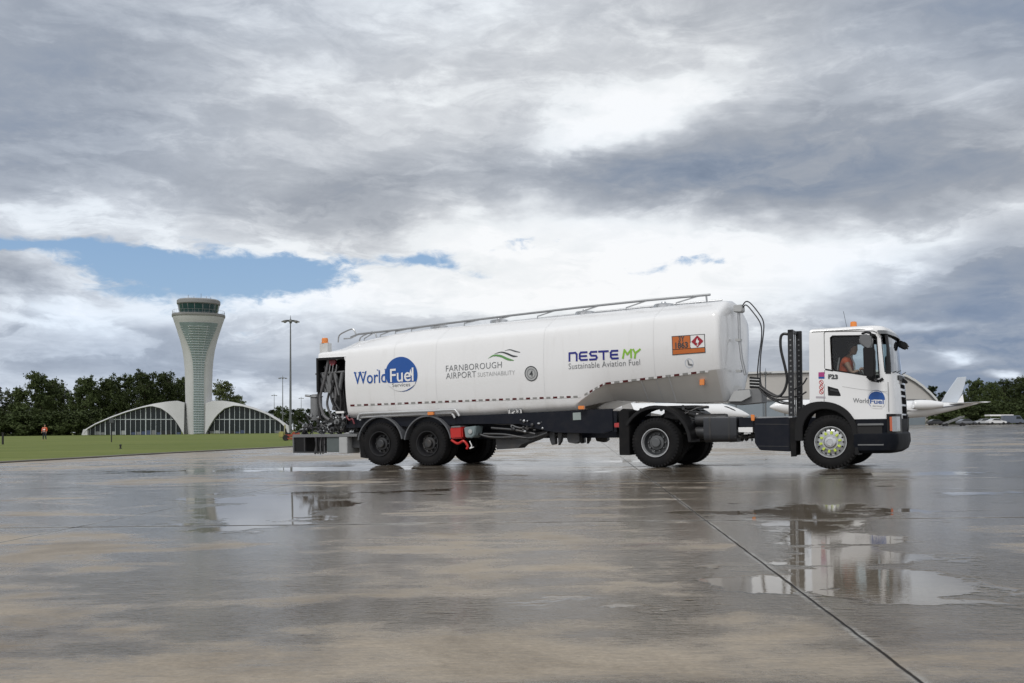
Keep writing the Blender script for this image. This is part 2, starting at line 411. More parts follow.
def grass_mat():
    m = bpy.data.materials.new('mown_grass'); m.use_nodes = True; nt = m.node_tree; b = nt.nodes['Principled BSDF']
    pos = node(nt, 'ShaderNodeNewGeometry').outputs['Position']
    n1 = noise(nt, pos, .08, 5, .6); n2 = noise(nt, pos, 1.2, 5, .7); n3 = noise(nt, pos, 14.0, 3, .7)
    sx_ = node(nt, 'ShaderNodeMapping', {0: pos}); sx_.inputs['Scale'].default_value = (.05, .5, 1)
    n4_ = noise(nt, sx_.outputs[0], 1.0, 5, .6)
    c = mixc(nt, (n1*.9 + n2*.3 + n4_*.8 - .55).clamp(), (.085, .125, .030), (.235, .255, .080))
    c = mixc(nt, n3.step(.45, .8)*.35, c, (.06, .085, .02))
    nt.links.new(c, b.inputs['Base Color']); b.inputs['Roughness'].default_value = .9; b.inputs['Specular IOR Level'].default_value = .15
    bp = node(nt, 'ShaderNodeBump', {'Height': n3, 'Strength': .8, 'Distance': .06}); nt.links.new(bp.outputs[0], b.inputs['Normal'])
    return m
gm = grass_mat()
lawn_edge = [(-21.0, 2.0), (-15.3, 29.9), (-14.1, 38), (-12.7, 44.7), (-11.3, 51.5), (-10.6, 58), (-11, 66), (-14, 85), (-20, 120), (-44, 262), (-115, 700)]
lawn = sheet('lawn', lawn_edge + [(-1500, 700), (-1500, 2)], .03, gm)
# low concrete edging where the apron meets the turf
kb = MB(); pts = smooth_path([(x, y, gz(x)+.02) for x, y in lawn_edge[:9]], 4)
for i in range(len(pts)-1):
    a, c = pts[i], pts[i+1]; nrm = Vector((-(c-a).y, (c-a).x, 0)).normalized()*.09
    kb.mesh([a-nrm+Vector((0,0,.0)), a+nrm, c+nrm, c-nrm, a-nrm+Vector((0,0,.03)), a+nrm+Vector((0,0,.03)), c+nrm+Vector((0,0,.03)), c-nrm+Vector((0,0,.03))], [(0,1,2,3),(4,5,6,7),(0,1,5,4),(1,2,6,5),(2,3,7,6),(3,0,4,7)])
ke = kb.build('kerb', mat('kerb_concrete', (.22,.21,.19), .8, var=.3, scale=2)); ke['kind'] = 'structure'
# wild grass and field beyond the apron on the far side
field = sheet('field', [(-3000, 700), (-115, 700), (40, 420), (120, 330), (400, 330), (3000, 500), (3000, 3500), (-3000, 3500)], .05, gm)
# ------------------------------------------------------------------ survey of the lorry
# local frame of the lorry: +x towards its nose, y from its near side (0) to its far side (2.5), z up from the apron
AX, AY, CD, SD = 6.13, 19.23, .886, .463
def TT(px, lat=0.0):
    u = (px-512)/1000
    return (AX + SD*lat - u*(AY + CD*lat))/(CD + SD*u)
def Q(px, py, lat=0.0):
    t = TT(px, lat); s = 1000/(AY + SD*t + CD*lat)
    return (-t, .885 + (427 - .0125*(px-512) - py)/s)
def Q3(px, py, lat=0.0):
    x, z = Q(px, py, lat); return (x, lat, z)
def QL(lst, lat=0.0): return [Q(px, py, lat) for px, py in lst]
def lerp_table(tb, x):
    tb = sorted(tb)
    if x <= tb[0][0]: return tb[0][1] + (tb[1][1]-tb[0][1])*(x-tb[0][0])/(tb[1][0]-tb[0][0])
    for (a, va), (b, vb) in zip(tb, tb[1:]):
        if x <= b: return va + (vb-va)*(x-a)/(b-a)
    (a, va), (b, vb) = tb[-2:]; return vb + (vb-va)*(x-b)/(b-a)

WHITE = mat('white_coach_paint', (.83,.835,.84), .20, var=.03, scale=1.3, coat=.6, bump=0)
def dirty_white():
    m = mat('tank_white_paint', (.83,.835,.84), .22, var=.04, scale=.9, coat=.5)
    nt = m.node_tree; b = nt.nodes['Principled BSDF']; src = b.inputs['Base Color'].links[0].from_socket
    tc_ = node(nt, 'ShaderNodeTexCoord').outputs['Object']
    mp = node(nt, 'ShaderNodeMapping', {0: tc_}); mp.inputs['Scale'].default_value = (3.0, 3.0, .35)
    n_ = noise(nt, mp.outputs[0], 1.6, 6, .65).step(.52, .88)*.20
    oz = V(nt, node(nt, 'ShaderNodeSeparateXYZ', {0: tc_}).outputs[2])
    spray = (1.0 - oz.step(1.1, 1.75))*noise(nt, tc_, 1.7, 6, .7, .4).step(.35, .75)*.38
    n_ = (n_ + spray).clamp()
    c = mixc(nt, n_, src, (.40,.37,.32)); nt.links.new(c, b.inputs['Base Color'])
    return m
TANK = dirty_white()
def grime(m, col=(.16,.14,.12), amt=.5):
    nt = m.node_tree; b = nt.nodes['Principled BSDF']; src = b.inputs['Base Color'].links[0].from_socket
    tc_ = node(nt, 'ShaderNodeTexCoord').outputs['Object']
    n_ = noise(nt, tc_, 4.0, 6, .7).step(.42, .75)*amt
    nt.links.new(mixc(nt, n_, src, col), b.inputs['Base Color']); return m
BLACK = mat('black_plastic', (.010,.010,.011), .45, var=.3, scale=5, spec=.28)
NAVY = grime(mat('navy_chassis_paint', (.008,.010,.017), .38, var=.3, scale=4, spec=.2), (.03,.027,.025), .35)
RUB = grime(mat('tyre_rubber', (.011,.011,.012), .8, var=.3, scale=9, bump=.35, spec=.18), (.032,.029,.026), .4)
STEEL = mat('galvanised_steel', (.42,.43,.44), .38, 1, var=.18, scale=9)
ALU = mat('brushed_aluminium', (.62,.63,.64), .30, 1, var=.12, scale=12)
SILV = mat('silver_wheel_paint', (.50,.51,.52), .34, .6, var=.12, scale=14)
DKST = grime(mat('dark_steel', (.06,.062,.066), .48, .5, var=.3, scale=7), (.12,.10,.08), .4)
GREY = mat('grey_steel_paint', (.17,.175,.18), .5, var=.2, scale=6)
LGREY = mat('light_grey_paint', (.42,.43,.43), .45, var=.15, scale=5)
RED = mat('red_paint', (.50,.022,.018), .35, var=.15, scale=6)
BLUE = mat('blue_vinyl', (.012,.085,.34), .35, var=.05)
NBLUE = mat('indigo_vinyl', (.018,.022,.22), .35, var=.05)
LIME = mat('lime_vinyl', (.26,.52,.05), .35, var=.05)
GRN = mat('leaf_green_vinyl', (.12,.30,.09), .35, var=.05)
CHAR = mat('charcoal_vinyl', (.05,.055,.06), .4, var=.05)
MGREY = mat('grey_vinyl', (.20,.21,.22), .4, var=.05)
PGREY = mat('pale_grey_vinyl', (.42,.43,.43), .4, var=.05)
ORNG = mat('orange_reflective_sheet', (.55,.15,.035), .38, var=.12, scale=9)
DRED = mat('crimson_vinyl', (.34,.012,.03), .35, var=.08)
WHT = mat('white_vinyl', (.82,.82,.82), .35, var=.03)
PINK = mat('magenta_vinyl', (.40,.04,.20), .35, var=.05)
MAROON = mat('dark_red_tape', (.10,.012,.014), .3, var=.3, scale=9)
TAPEG = mat('grey_tape', (.30,.30,.29), .3, var=.2, scale=9)
AMBER = mat('amber_lens', (.75,.22,.02), .18, var=.1, coat=.8)
LENS = mat('clear_lens', (.34,.37,.39), .08, var=.2, scale=20, coat=1)
YELG = mat('lime_nut_cover', (.55,.68,.10), .4, var=.08)
SEATM = mat('dark_cloth', (.03,.03,.035), .9, var=.3, scale=30)
INT = mat('cab_lining', (.035,.036,.04), .8, var=.2, scale=6)
GLS = glass('window_glass', (.80,.86,.86), k=.75)
GLSD = glass('windscreen_glass', (.45,.55,.56), opac=.03)
MIRR = mat('mirror_glass', (.7,.72,.75), .04, 1, var=.02)
BEIGE = mat('underside_beige', (.76,.745,.71), .34, var=.10, scale=2, coat=.6)

th = math.atan2(-SD, CD)
ex = Vector((CD, -SD, SLOPE*CD)).normalized(); ey0 = Vector((SD, CD, SLOPE*SD)).normalized()
ez = ex.cross(ey0).normalized(); ey = ez.cross(ex)
TRM = Matrix(((ex.x, ey.x, ez.x, AX), (ex.y, ey.y, ez.y, AY), (ex.z, ey.z, ez.z, gz(AX)), (0,0,0,1)))
def truck_root(name, off):
    o = bpy.data.objects.new(name, None); COL.objects.link(o)
    o.matrix_world = TRM @ Matrix.Translation(off); o['_off'] = list(off); return o

# ------------------------------------------------------------------ wheels
def wheel(parent, x, y, Rr=.52, w=.315, kind='black', flip=False, rr=.292):
    """outer face at y, the wheel reaching to y+w (or y-w on the far side)"""
    sg = -1 if flip else 1
    e = empty('wheel', parent=parent)
    b = MB()
    pr = [(rr-.012, .05), (rr+.012, .02), (rr+.03, .012), (rr+.10, -.008), (Rr-.075, .0), (Rr-.028, .018), (Rr-.006, .045)]
    g = w/5
    tr = []
    for k in range(5):
        a = .05 + (w-.1)*k/5; c = .05 + (w-.1)*(k+1)/5
        tr += [(Rr, a+.006), (Rr, c-.006), (Rr-.012, c-.003), (Rr-.012, c+.003)]
    pr += tr[:-2] + [(Rr-.006, w-.045), (Rr-.075, w), (rr+.03, w-.012), (rr-.012, w-.05)]
    b.lathe([(r, sg*o) for r, o in pr], (x, y, Rr), 56, cap=False)
    # shoulder lugs
    for k in range(44):
        a = 2*math.pi*k/44; M = Matrix.Translation((x, y+sg*.012, Rr)) @ Matrix.Rotation(a, 4, 'Y')
        b.box(-.016, .016, -.008, .03, Rr-.055, Rr-.006, M)
    b.build('tyre', RUB, e, sharp=30)
    b = MB(); c = (x, y, Rr)
    if kind == 'steer':
        b.lathe([(rr+.008, sg*.004), (rr+.010, -sg*.006), (rr-.004, -sg*.006), (rr-.016, sg*.02), (rr-.030, sg*.045), (.262, sg*.05), (.25, sg*.035), (.215, sg*.02), (.16, sg*.015), (.15, -sg*.02), (0.001, -sg*.02)], c, 56, cap=False)
        b.build('rim', SILV, e)
        for k in range(16):
            h = MB(); a = 2*math.pi*k/16; h.lathe([(.017, -.0), (.017, sg*.032)], (x+.236*math.cos(a), y+sg*.012, Rr+.236*math.sin(a)), 10)
            h.build('hand_hole', BLACK, e)
        for k in range(10):
            h = MB()
            a = 2*math.pi*(k+.3)/10; cx, cz = x+.178*math.cos(a), Rr+.178*math.sin(a)
            M = Matrix.Translation((cx, y, cz)) @ Matrix.Rotation(-a, 4, 'Y')
            h.box(-.030, .030, -sg*.028 if not flip else .0, sg*.016 if not flip else .028, -.022, .022, M)
            h.build('nut_cover', YELG, e, bevel=.006)
        h = MB(); h.lathe([(.125, sg*.0), (.118, -sg*.045), (.10, -sg*.062), (.06, -sg*.066), (.055, -sg*.058), (.001, -sg*.058)], c, 32); h.build('hub', ALU, e)
    elif kind in ('drive', 'dual'):
        b.lathe([(rr+.008, sg*.004), (rr+.010, -sg*.006), (rr-.006, -sg*.006), (rr-.018, sg*.02), (rr-.034, sg*.05)], c, 56, cap=False)
        BW = mat('black_wheel_paint', (.018,.018,.02), .35, var=.3, scale=9)
        b.build('rim', SILV if kind == 'drive' else BW, e)
        d_ = MB(); d_.lathe([(rr-.034, sg*.05), (rr-.045, sg*.11), (rr-.07, sg*.17)], c, 48, cap=False); d_.build('dish', mat('rim_dish_grey', (.07,.075,.08), .45, .3, var=.3) if kind == 'drive' else BW, e)
        h = MB(); h.lathe([(rr-.06, sg*.16), (.20, sg*.175), (.165, sg*.17), (.16, sg*.12), (.15, sg*.10), (.10, sg*.095), (.095, sg*.03), (.08, sg*.018), (.001, sg*.018)], c, 40, cap=False)
        for k in range(10):
            a = 2*math.pi*k/10; h.lathe([(.017, sg*.17), (.017, sg*.10), (.001, sg*.09)], (x+.185*math.cos(a), y, Rr+.185*math.sin(a)), 8)
        h.build('hub', mat('hub_grey', (.11,.115,.12), .45, .2, var=.2) if kind == 'drive' else DKST, e)
    else:
        b.lathe([(rr+.006, sg*.006), (rr+.008, -sg*.004), (rr-.008, -sg*.004), (rr-.02, sg*.03), (rr-.04, sg*.07), (.235, sg*.085), (.215, sg*.075), (.16, sg*.06), (.14, sg*.065)], c, 48, cap=False)
        b.build('rim', mat('black_wheel_paint', (.022,.022,.025), .35, var=.3, scale=9), e)
        h = MB(); h.lathe([(.15, sg*.06), (.135, sg*.0), (.11, -sg*.012), (.075, -sg*.02), (.07, -sg*.03), (.001, -sg*.03)], c, 28)
        for k in range(10):
            a = 2*math.pi*k/10; h.lathe([(.018, sg*.07), (.018, sg*.03), (.001, sg*.022)], (x+.19*math.cos(a), y, Rr+.19*math.sin(a)), 8)
        h.build('hub', DKST, e)
    return e
def arch(cx, cz, ro, ri, a0, a1, n=22, sx=1.0):
    o = [(cx + ro*sx*math.cos(R(a0+(a1-a0)*i/n)), cz + ro*math.sin(R(a0+(a1-a0)*i/n))) for i in range(n+1)]
    i_ = [(cx + ri*sx*math.cos(R(a0+(a1-a0)*i/n)), cz + ri*math.sin(R(a0+(a1-a0)*i/n))) for i in range(n+1)]
    return o, i_

# ================================================================== TRACTOR UNIT
tu = truck_root('tractor_unit', (-1.2, 1.25, 0))
tag(tu, 'white two-axle tractor cab with navy skirts and amber roof beacon, coupled ahead of the tank', 'truck')
XR = -TT(810)                # back wall of the cab
ROOF = Q(855, 325.5)[1]
ZD = Q(870, 419)[1]          # lower edge of the painted door
XB = -TT(655.5)              # drive axle
def nose(z):                 # how far the middle of the front stands out at height z
    return lerp_table([(.3, 1.20), (.45, 1.235), (.9, 1.23), (1.3, 1.215), (1.75, 1.18), (1.82, 1.175), (2.50, 1.10), (2.62, 1.085), (2.75, 1.05)], z)
def plan(z, ins=0.0, xr=None, rad=.24, lean=0.0):
    """rounded plan outline of the cab at height z, counter-clockwise"""
    xf = nose(z) - ins; xr = XR if xr is None else xr
    y0, y1 = .04 + ins + lean, 2.46 - ins - lean
    pts = [(xr+ins, y1), (xr+ins, y0)]
    cr = rad - ins*.6
    for k in range(9):                      # near corner
        a = R(-90 + 90*k/8); pts.append((xf-.07-cr + cr*math.cos(a)*1.0, y0+cr + cr*math.sin(a)))
    m = (y0+y1)/2
    for k in range(1, 8):                   # slightly bowed front
        f = k/8; y = y0+cr + (y1-y0-2*cr)*f
        pts.append((xf-.07 + .045*(1-(2*f-1)**2), y))
    for k in range(9):
        a = R(90*k/8); pts.append((xf-.07-cr + cr*math.cos(a), y1-cr + cr*math.sin(a)))
    return pts
def cab_sections(zs, ins=0.0):
    return [[(x, y, z) for x, y in plan(z, ins, lean=max(0, (z-1.8))*.05)] for z in zs]
def cap_sections(ins, z1):
    out = []
    for dz, di in ((-.10, 0), (-.05, .012), (-.02, .04), (0, .11)):
        out.append([(x, y, z1+dz) for x, y in plan(z1+dz, ins+di, lean=max(0, z1-1.8)*.05)])
    return out
zs = [ZD, 1.1, 1.3, 1.6, 1.82, 2.0, 2.3, 2.5]
b = MB(); b.loft(cab_sections(zs) + cap_sections(0, ROOF)); shell = b.build('cab_body', [WHITE, INT], tu)
inner = MB(); inner.loft([[(x, y, z) for x, y in plan(z, .07, lean=max(0,(z-1.8))*.05)] for z in (1.16, 1.3, 1.6, 1.82, 2.0, 2.3, 2.5, ROOF-.08)]); inner.mi = 0
ic = inner.build('cut', INT); ic.matrix_world = tu.matrix_world @ Matrix.Translation((-tu['_off'][0], -tu['_off'][1], -tu['_off'][2]))
def cutter(mb, m=INT):
    c = mb.build('cut', m); c.matrix_world = tu.matrix_world @ Matrix.Translation((-tu['_off'][0], -tu['_off'][1], -tu['_off'][2])); return c
win_px = [(832.0,337.2),(833.2,336.2),(876.2,335.6),(876.9,336.5),(879.6,377.5),(874.5,378.6),(871.0,377.5),(868.5,374.8),(834.2,369.6),(833.4,368.8)]
win = QL(win_px)
wc_ = MB(); wc_.prism(win, -.3, .30); win_cut = cutter(wc_)
wc_ = MB(); wc_.prism([(x, z) for x, z in win], 2.2, 2.9); win_cut2 = cutter(wc_)
zw0, zw1 = Q(900, 373, .6)[1], Q(896, 334.5, .6)[1]
wsx = -TT(884.5)
wc_ = MB(); wc_.prism([(wsx+.01, zw0+.0), (2.2, zw0), (2.2, zw1), (wsx-.06, zw1)], -.4, 2.9); ws_cut = cutter(wc_)
fen_px = [(790,470),(794.5,441),(795.5,424),(799.5,412),(807,404.5),(819,401.8),(833,403),(845,408.5),(853,417),(857.5,428),(858.5,455),(858.5,470)]
fen = QL(fen_px)
wc_ = MB(); wc_.prism(fen, -.3, .62); a1 = cutter(wc_, BLACK)
wc_ = MB(); wc_.prism(fen, 1.9, 2.9); a2 = cutter(wc_, BLACK)
dg = bpy.context.evaluated_depsgraph_get(); dg.update()
boolean(shell, [ic, win_cut, win_cut2, ws_cut, a1, a2])
# glass: windscreen follows the nose, side windows lie 2 cm inside the door skin
b = MB(); secs = []
for z in (zw0-.02, (zw0+zw1)/2, zw1+.02):
    p = [q for q in plan(z, .03, lean=max(0,(z-1.8))*.05)[2:] if q[0] > wsx-.07]
    n_ = 24; L = [p[min(len(p)-1, round(i*(len(p)-1)/n_))] for i in range(n_+1)]
    secs.append([(x, y, z) for x, y in L])
b.loft(secs, cap=False, closed=False); b.build('windscreen', GLSD, tu)
for yy in (.085, 2.415):
    b = MB(); b.mesh([(x, yy+(max(0, z-1.8)*.05 if yy < 1 else -max(0, z-1.8)*.05), z) for x, z in win], [list(range(len(win)))]); b.build('side_window', GLS, tu)
# rubber seal round the near window and its lower trim
def ring_strip(pts, wd, y0, y1):
    b = MB(); n = len(pts); c = Vector((sum(p[0] for p in pts)/n, sum(p[1] for p in pts)/n)); o = []
    for i, p in enumerate(pts):
        a, q = Vector(pts[i-1]), Vector(pts[(i+1) % n]); d = (q-a).normalized(); nn = Vector((d.y, -d.x))
        if nn.dot(Vector(p)-c) < 0: nn = -nn
        o.append(tuple(Vector(p)+nn*wd))
    b.band(o+[o[0]], list(pts)+[pts[0]], y0, y1); return b
def lean_y(z): return .04 + max(0, z-1.8)*.05
def press(o, yoff=-.004):     # lay a flat part against the leaning near side of the cab
    off = o['_off']
    for v in o.data.vertices:
        v.co.y += lean_y(v.co.z+off[2]) + yoff
s_ = ring_strip(win, .022, -.006, .05).build('window_seal', BLACK, tu); press(s_, 0)
# door shut lines, painted shade of the belt crease, lower edge trim
def strip(pts, wd, name, m, y0=-.003, y1=.004, parent=None, prs=True):
    b = MB()
    for (p, q) in zip(pts, pts[1:]):
        p, q = Vector(p), Vector(q); d = (q-p).normalized(); nn = Vector((-d.y, d.x))*wd/2
        b.prism([tuple(p-nn), tuple(q-nn), tuple(q+nn), tuple(p+nn)], y0, y1)
    o = b.build(name, m, parent or tu)
    if prs: press(o, 0)
    return o
GAP = mat('shut_line', (.09,.09,.09), .7, var=.1)
strip(QL([(825.5,368.5),(825,333.0),(826,331.2),(874,330.5),(878,332)]), .011, 'door_shut_line', GAP)
strip(QL([(825.5,370),(824.5,404)]), .009, 'door_shut_line', GAP)
strip(QL([(888.8,382),(889.2,412)]), .010, 'door_shut_line', GAP)
strip(QL([(843,386.5),(862,389.5),(888,391.5)]), .008, 'crease_shade_strip', mat('crease_shade', (.45,.45,.45), .5, var=.05))  # flat grey strip draws in the shade along the pressed crease
strip(QL([(826,369.3),(834,370.6)]), .03, 'window_seal', BLACK)
strip(QL([(868,376),(872,379.8),(880,381.2),(884,378.5)]), .055, 'mirror_foot_trim', BLACK)
# black pillar trim between door and windscreen
b = MB(); secs = []
for z in (zw0-.03, 2.0, 2.3, zw1+.03):
    p = plan(z, -.004, lean=max(0,(z-1.8))*.05)[2:]
    L = [q for q in p if q[1] < .33 and q[0] > wsx-.02][:5]
    if len(L) < 2: L = p[3:8]
    secs.append([(x, y, z) for x, y in L])
k_ = min(len(s) for s in secs); b.loft([s[-k_:] for s in secs], cap=False, closed=False)
b.build('pillar_trim', BLACK, tu)
# sun visor above the windscreen
b = MB(); 
for zz0, zz1, o0, o1 in ((zw1-.015, zw1+.055, .03, .012),):
    s0 = [(x, y, zz0) for x, y in plan(zz0, -o0)[4:-2]]; s1 = [(x, y, zz1) for x, y in plan(zz1, -o1, lean=.03)[4:-2]]
    s2 = [(x, y, zz0) for x, y in plan(zz0, -o0+.02)[4:-2]]; s3 = [(x, y, zz1) for x, y in plan(zz1, -o1+.02, lean=.03)[4:-2]]
    b.loft([s2, s0, s1, s3], cap=False, closed=False)
b.build('sun_visor', mat('smoked_visor', (.10,.105,.11), .25, var=.1, coat=.5), tu)
# roof edge gutter & beacon
b = MB(); b.tube([(XR+.05, .09, ROOF-.07), (.5, .09, ROOF-.07), (.85, .12, ROOF-.085)], .012, 6); b.build('roof_gutter', LGREY, tu)
bx, bz = Q(855.3, 324.5, 1.0)
b = MB(); b.lathe([(.075, 0), (.075, .035), (.06, .05)], (bx, 1.0, ROOF-.0), 20, axis='z'); bb = b.build('roof_beacon', BLACK, tu)
b = MB(); b.lathe([(.058, .05), (.066, .06), (.066, .13), (.058, .165), (.02, .178), (.001, .18)], (bx, 1.0, ROOF), 20, axis='z'); b.build('beacon_lens', AMBER, bb)
b = MB(); b.tube([(bx-.16, 1.3, ROOF), (bx-.24, 1.3, ROOF+.42)], .004, 5); b.build('aerial', BLACK, tu)
# handle recess and vents
b = MB(); hp = QL([(828.3,386.0),(838.6,388.8),(841.6,395.4),(840.5,396.2),(828.6,395.6)]); b.prism(hp, -.004, .02); o = b.build('door_handle', BLACK, tu, bevel=.004); press(o, 0)
b = MB(); b.prism(QL([(831,388.7),(838.2,390.6),(839,392),(831,390.6)]), -.016, -.002); o2 = b.build('grip', DKST, o); press(o2, 0)
# front mudguard with mudflap
fo = QL([(795,441),(795.6,424),(799.5,412),(807,404.5),(819,401.5),(833,402.7),(845,408.2),(853,416.7),(857.7,428),(859,455)])
fi = QL([(803,441),(803.5,426),(808.5,416),(815.5,410.8),(824,409),(833.5,410.2),(842,414.5),(848,421),(852,430),(855,455)])
sm2 = lambda P_: [(v.x, v.z) for v in smooth_path([(x, 0, z) for x, z in P_], 4)]
b = MB(); b.band(sm2(fo), sm2(fi), .0, .50); b.build('mudguard', BLACK, tu, bevel=.012)
b = MB(); b.box(fo[0][0]-.005, fo[0][0]+.02, .04, .46, .26, .62); b.build('mudflap', RUB, tu)
b = MB()
p0 = Q(790, 440)[0]; b.prism(QL([(789.6,418),(796.5,417),(796.0,456.5),(791,456.8),(790.2,440)]), .02, .10); b.build('mudflap', RUB, tu)
bb_ = Q3(808, 410.5, .2)
b = MB(); b.ball(bb_, .035, 10, 6); b.build('marker_lamp', LENS, tu)
# lower cab: steps and bumper
b = MB(); XS = -TT(857)
def lower(z, x0, ins=0.0, rad=.26): return [(x, y, z) for x, y in plan(z, ins, xr=x0, rad=rad)]
b.loft([lower(.30, XS, .05), lower(.36, XS, -.03), lower(.50, XS, -.055), lower(.66, XS, -.045), lower(.70, XS, .0), lower(.80, XS, -.015), lower(ZD+.0, XS, -.012)])
b.build('bumper', grime(mat('bumper_plastic', (.008,.010,.015), .6, var=.3, scale=4, spec=.1), (.03,.027,.025), .3), tu)
for zz, x1 in ((Q(870,424)[1], -TT(884)), (Q(870,444)[1], -TT(884))):
    b = MB(); b.box(XS+.02, x1, -.012, .05, zz-.028, zz); b.box(XS+.02, x1, -.006, .05, zz, zz+.012); b.build('step', GREY, tu, bevel=.004)
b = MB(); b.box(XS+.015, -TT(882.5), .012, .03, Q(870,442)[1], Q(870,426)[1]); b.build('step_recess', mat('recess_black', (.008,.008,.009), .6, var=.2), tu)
# headlamp wrapping the corner
for far in (0, 1):
    zh0, zh1 = Q(892, 431.5)[1], Q(892, 416.5)[1]
    def hl(ins, za, zb, sl=slice(5, 11)):
        q0 = plan(za, ins)[sl]; q1 = plan(zb, ins)[sl]
        if far: q0 = [(x, 2.5-y) for x, y in q0]; q1 = [(x, 2.5-y) for x, y in q1]
        return [[(x, y, za) for x, y in q0], [(x, y, zb) for x, y in q1]]
    b = MB(); s0 = hl(-.018, zh0-.04, zh1+.05, slice(4, 13)); b.loft(s0, cap=False, closed=False); hb = b.build('headlamp_surround', BLACK, tu)
    b = MB(); b.loft(hl(-.026, zh0, zh1, slice(6, 12)), cap=False, closed=False); b.build('headlamp', LENS, hb)
    b = MB(); b.loft(hl(-.027, zh0+.01, zh1-.005, slice(5, 7)), cap=False, closed=False); b.build('indicator', mat('indicator_lens', (.55,.10,.02), .2, var=.1, coat=.8), hb)
# grille on the nose
for i, (za, zb) in enumerate(((.86, 1.02), (1.05, 1.20), (1.24, 1.38), (1.42, 1.50), (1.55, 1.63))):
    q0 = plan(za, -.008)[13:17]; q1 = plan(zb, -.008)[13:17]
    b = MB(); b.loft([[(x, y, za) for x, y in q0], [(x, y, zb) for x, y in q1]], cap=False, closed=False); b.build('grille', mat('grille_black', (.008,.008,.009), .9, var=.2, spec=.03), tu)
q0 = plan(1.67, -.014)[12:17]; q1 = plan(1.80, -.014)[12:17]
b = MB(); b.loft([[(x, y, 1.70) for x, y in q0], [(x, y, 1.80) for x, y in q1]], cap=False, closed=False); b.build('wiper_panel', BLACK, tu)
b = MB()
for y0, y1 in ((.45, 1.15), (1.3, 2.0)):
    b.tube([(1.165, y0, 1.83), (1.155, y1, 1.90)], .010, 5)
b.build('wiper', BLACK, tu)
# mirrors
mz = [(866.2,345.8),(874.8,347.2),(876.8,350),(876.3,375.5),(873.5,378.2),(867.2,376.8),(865.3,373),(864.8,349)]
b = MB(); LM = -.28; b.prism(QL(mz, LM), LM-.06, LM+.06); mm = b.build('mirror', BLACK, tu, bevel=.02)
b = MB(); b.prism(QL([(860.5,338.0),(864,334.6),(870,334.2),(874.4,337.5),(874.9,344.5),(872.5,349.0),(868.8,349.6),(862.0,344.2)], LM), LM-.07, LM+.05); m2 = b.build('mirror', mat('mirror_grey', (.13,.135,.14), .32, var=.1, coat=.4), tu, bevel=.025)
b = MB(); b.tube([Q3(864,333.5,.02), Q3(868,332.2,-.15), Q3(872,333,-.28)], .022, 8); b.tube([Q3(872,333,-.28), Q3(874.8,345,-.28), Q3(876.4,362,-.28), Q3(876.0,378,-.28)], .016, 8); b.tube([Q3(876,378,-.28), Q3(877,380.5,-.1), Q3(877,379.5,.04)], .022, 8)
b.tube([Q3(870,333,-.2), Q3(877,335,.02)], .014, 6)
b.build('mirror_arm', BLACK, tu)
LF = 2.0
fm = smooth_path([Q3(884,332.5,LF-.3), Q3(892,335,LF), Q3(898,341.5,LF), Q3(903,346.5,LF)], 4)
b = MB(); b.tube(fm, .045, 8); b.build('mirror_arm', BLACK, tu)
b = MB(); b.prism(QL([(898.5,343.6),(901,341),(905.5,341.2),(910.0,344.5),(910.4,347.6),(907.5,350.2),(903.2,348.8),(899.2,346.2)], LF), LF-.14, LF+.12); b.build('mirror', BLACK, tu, bevel=.03)
b = MB(); mz2 = [(x+.05, z) for x, z in QL(mz, 2.78)]; b.prism([(x, z) for x, z in QL(mz, LM)], 2.72, 2.84); b.build('mirror', BLACK, tu, bevel=.02)
b = MB(); b.tube([(Q(876,337,LM)[0]-.05, 2.44, 2.45), (Q(872,334,LM)[0], 2.78, 2.42), (Q(872,378,LM)[0], 2.78, 1.72), (Q(876,378,LM)[0], 2.44, 1.75)], .02, 6); b.build('mirror_arm', BLACK, tu)
# small spotlight / wiper bump under the windscreen corner
b = MB(); b.prism(QL([(898.5,375.5),(904.5,378.2),(909,381.8),(908,384),(903,382.6),(898,379)], 1.4), 1.32, 1.50); b.build('washer_housing', BLACK, tu, bevel=.015)
# interior
b = MB(); b.box(-.30, 1.0, .15, 2.35, 1.17, 1.20); b.box(XR+.09, XR+.12, .15, 2.35, 1.2, ROOF-.1); b.build('cab_floor', INT, tu)
b = MB(); b.prism([(.66,1.2),(.90,1.2),(.92,1.72),(.86,1.80),(.74,1.78),(.64,1.6)], .24, 2.26); b.build('dashboard', INT, tu, bevel=.03)
for yy in (.62, 1.85):
    sx, sz = Q(842, 374, .62)
    b = MB(); b.prism([(-.16,1.42),(.36,1.44),(.38,1.54),(-.10,1.56)], yy-.25, yy+.25); st = b.build('seat', SEATM, tu, bevel=.04)
    b = MB(); b.prism([(-.17,1.5),(-.06,1.5),(-.13,2.16),(-.23,2.16)], yy-.24, yy+.24); b.build('seat_back', SEATM, st, bevel=.04)
    b = MB(); b.prism([(-.23,2.18),(-.15,2.18),(-.17,2.36),(-.24,2.36)], yy-.13, yy+.13); b.build('headrest', SEATM, st, bevel=.03)
swc = Vector((.58, .62, 1.80)); M = Matrix.Translation(swc) @ Matrix.Rotation(R(-62), 4, 'Y')
b = MB(); b.tube([M @ Vector((.0, .22*math.cos(a), .22*math.sin(a))) for a in [2*math.pi*i/24 for i in range(24)]], .016, 6, closed=True)
for a in (20, 160, 270): b.tube([M @ Vector((.02, 0, 0)), M @ Vector((0, .21*math.cos(R(a)), .21*math.sin(R(a))))], .014, 6)
b.tube([M @ Vector((.0, 0, 0)), (.82, .62, 1.55)], .035, 8); b.build('steering_wheel', BLACK, tu)
b = MB(); b.ball((.04, .12, 1.28), .01, 6, 4)

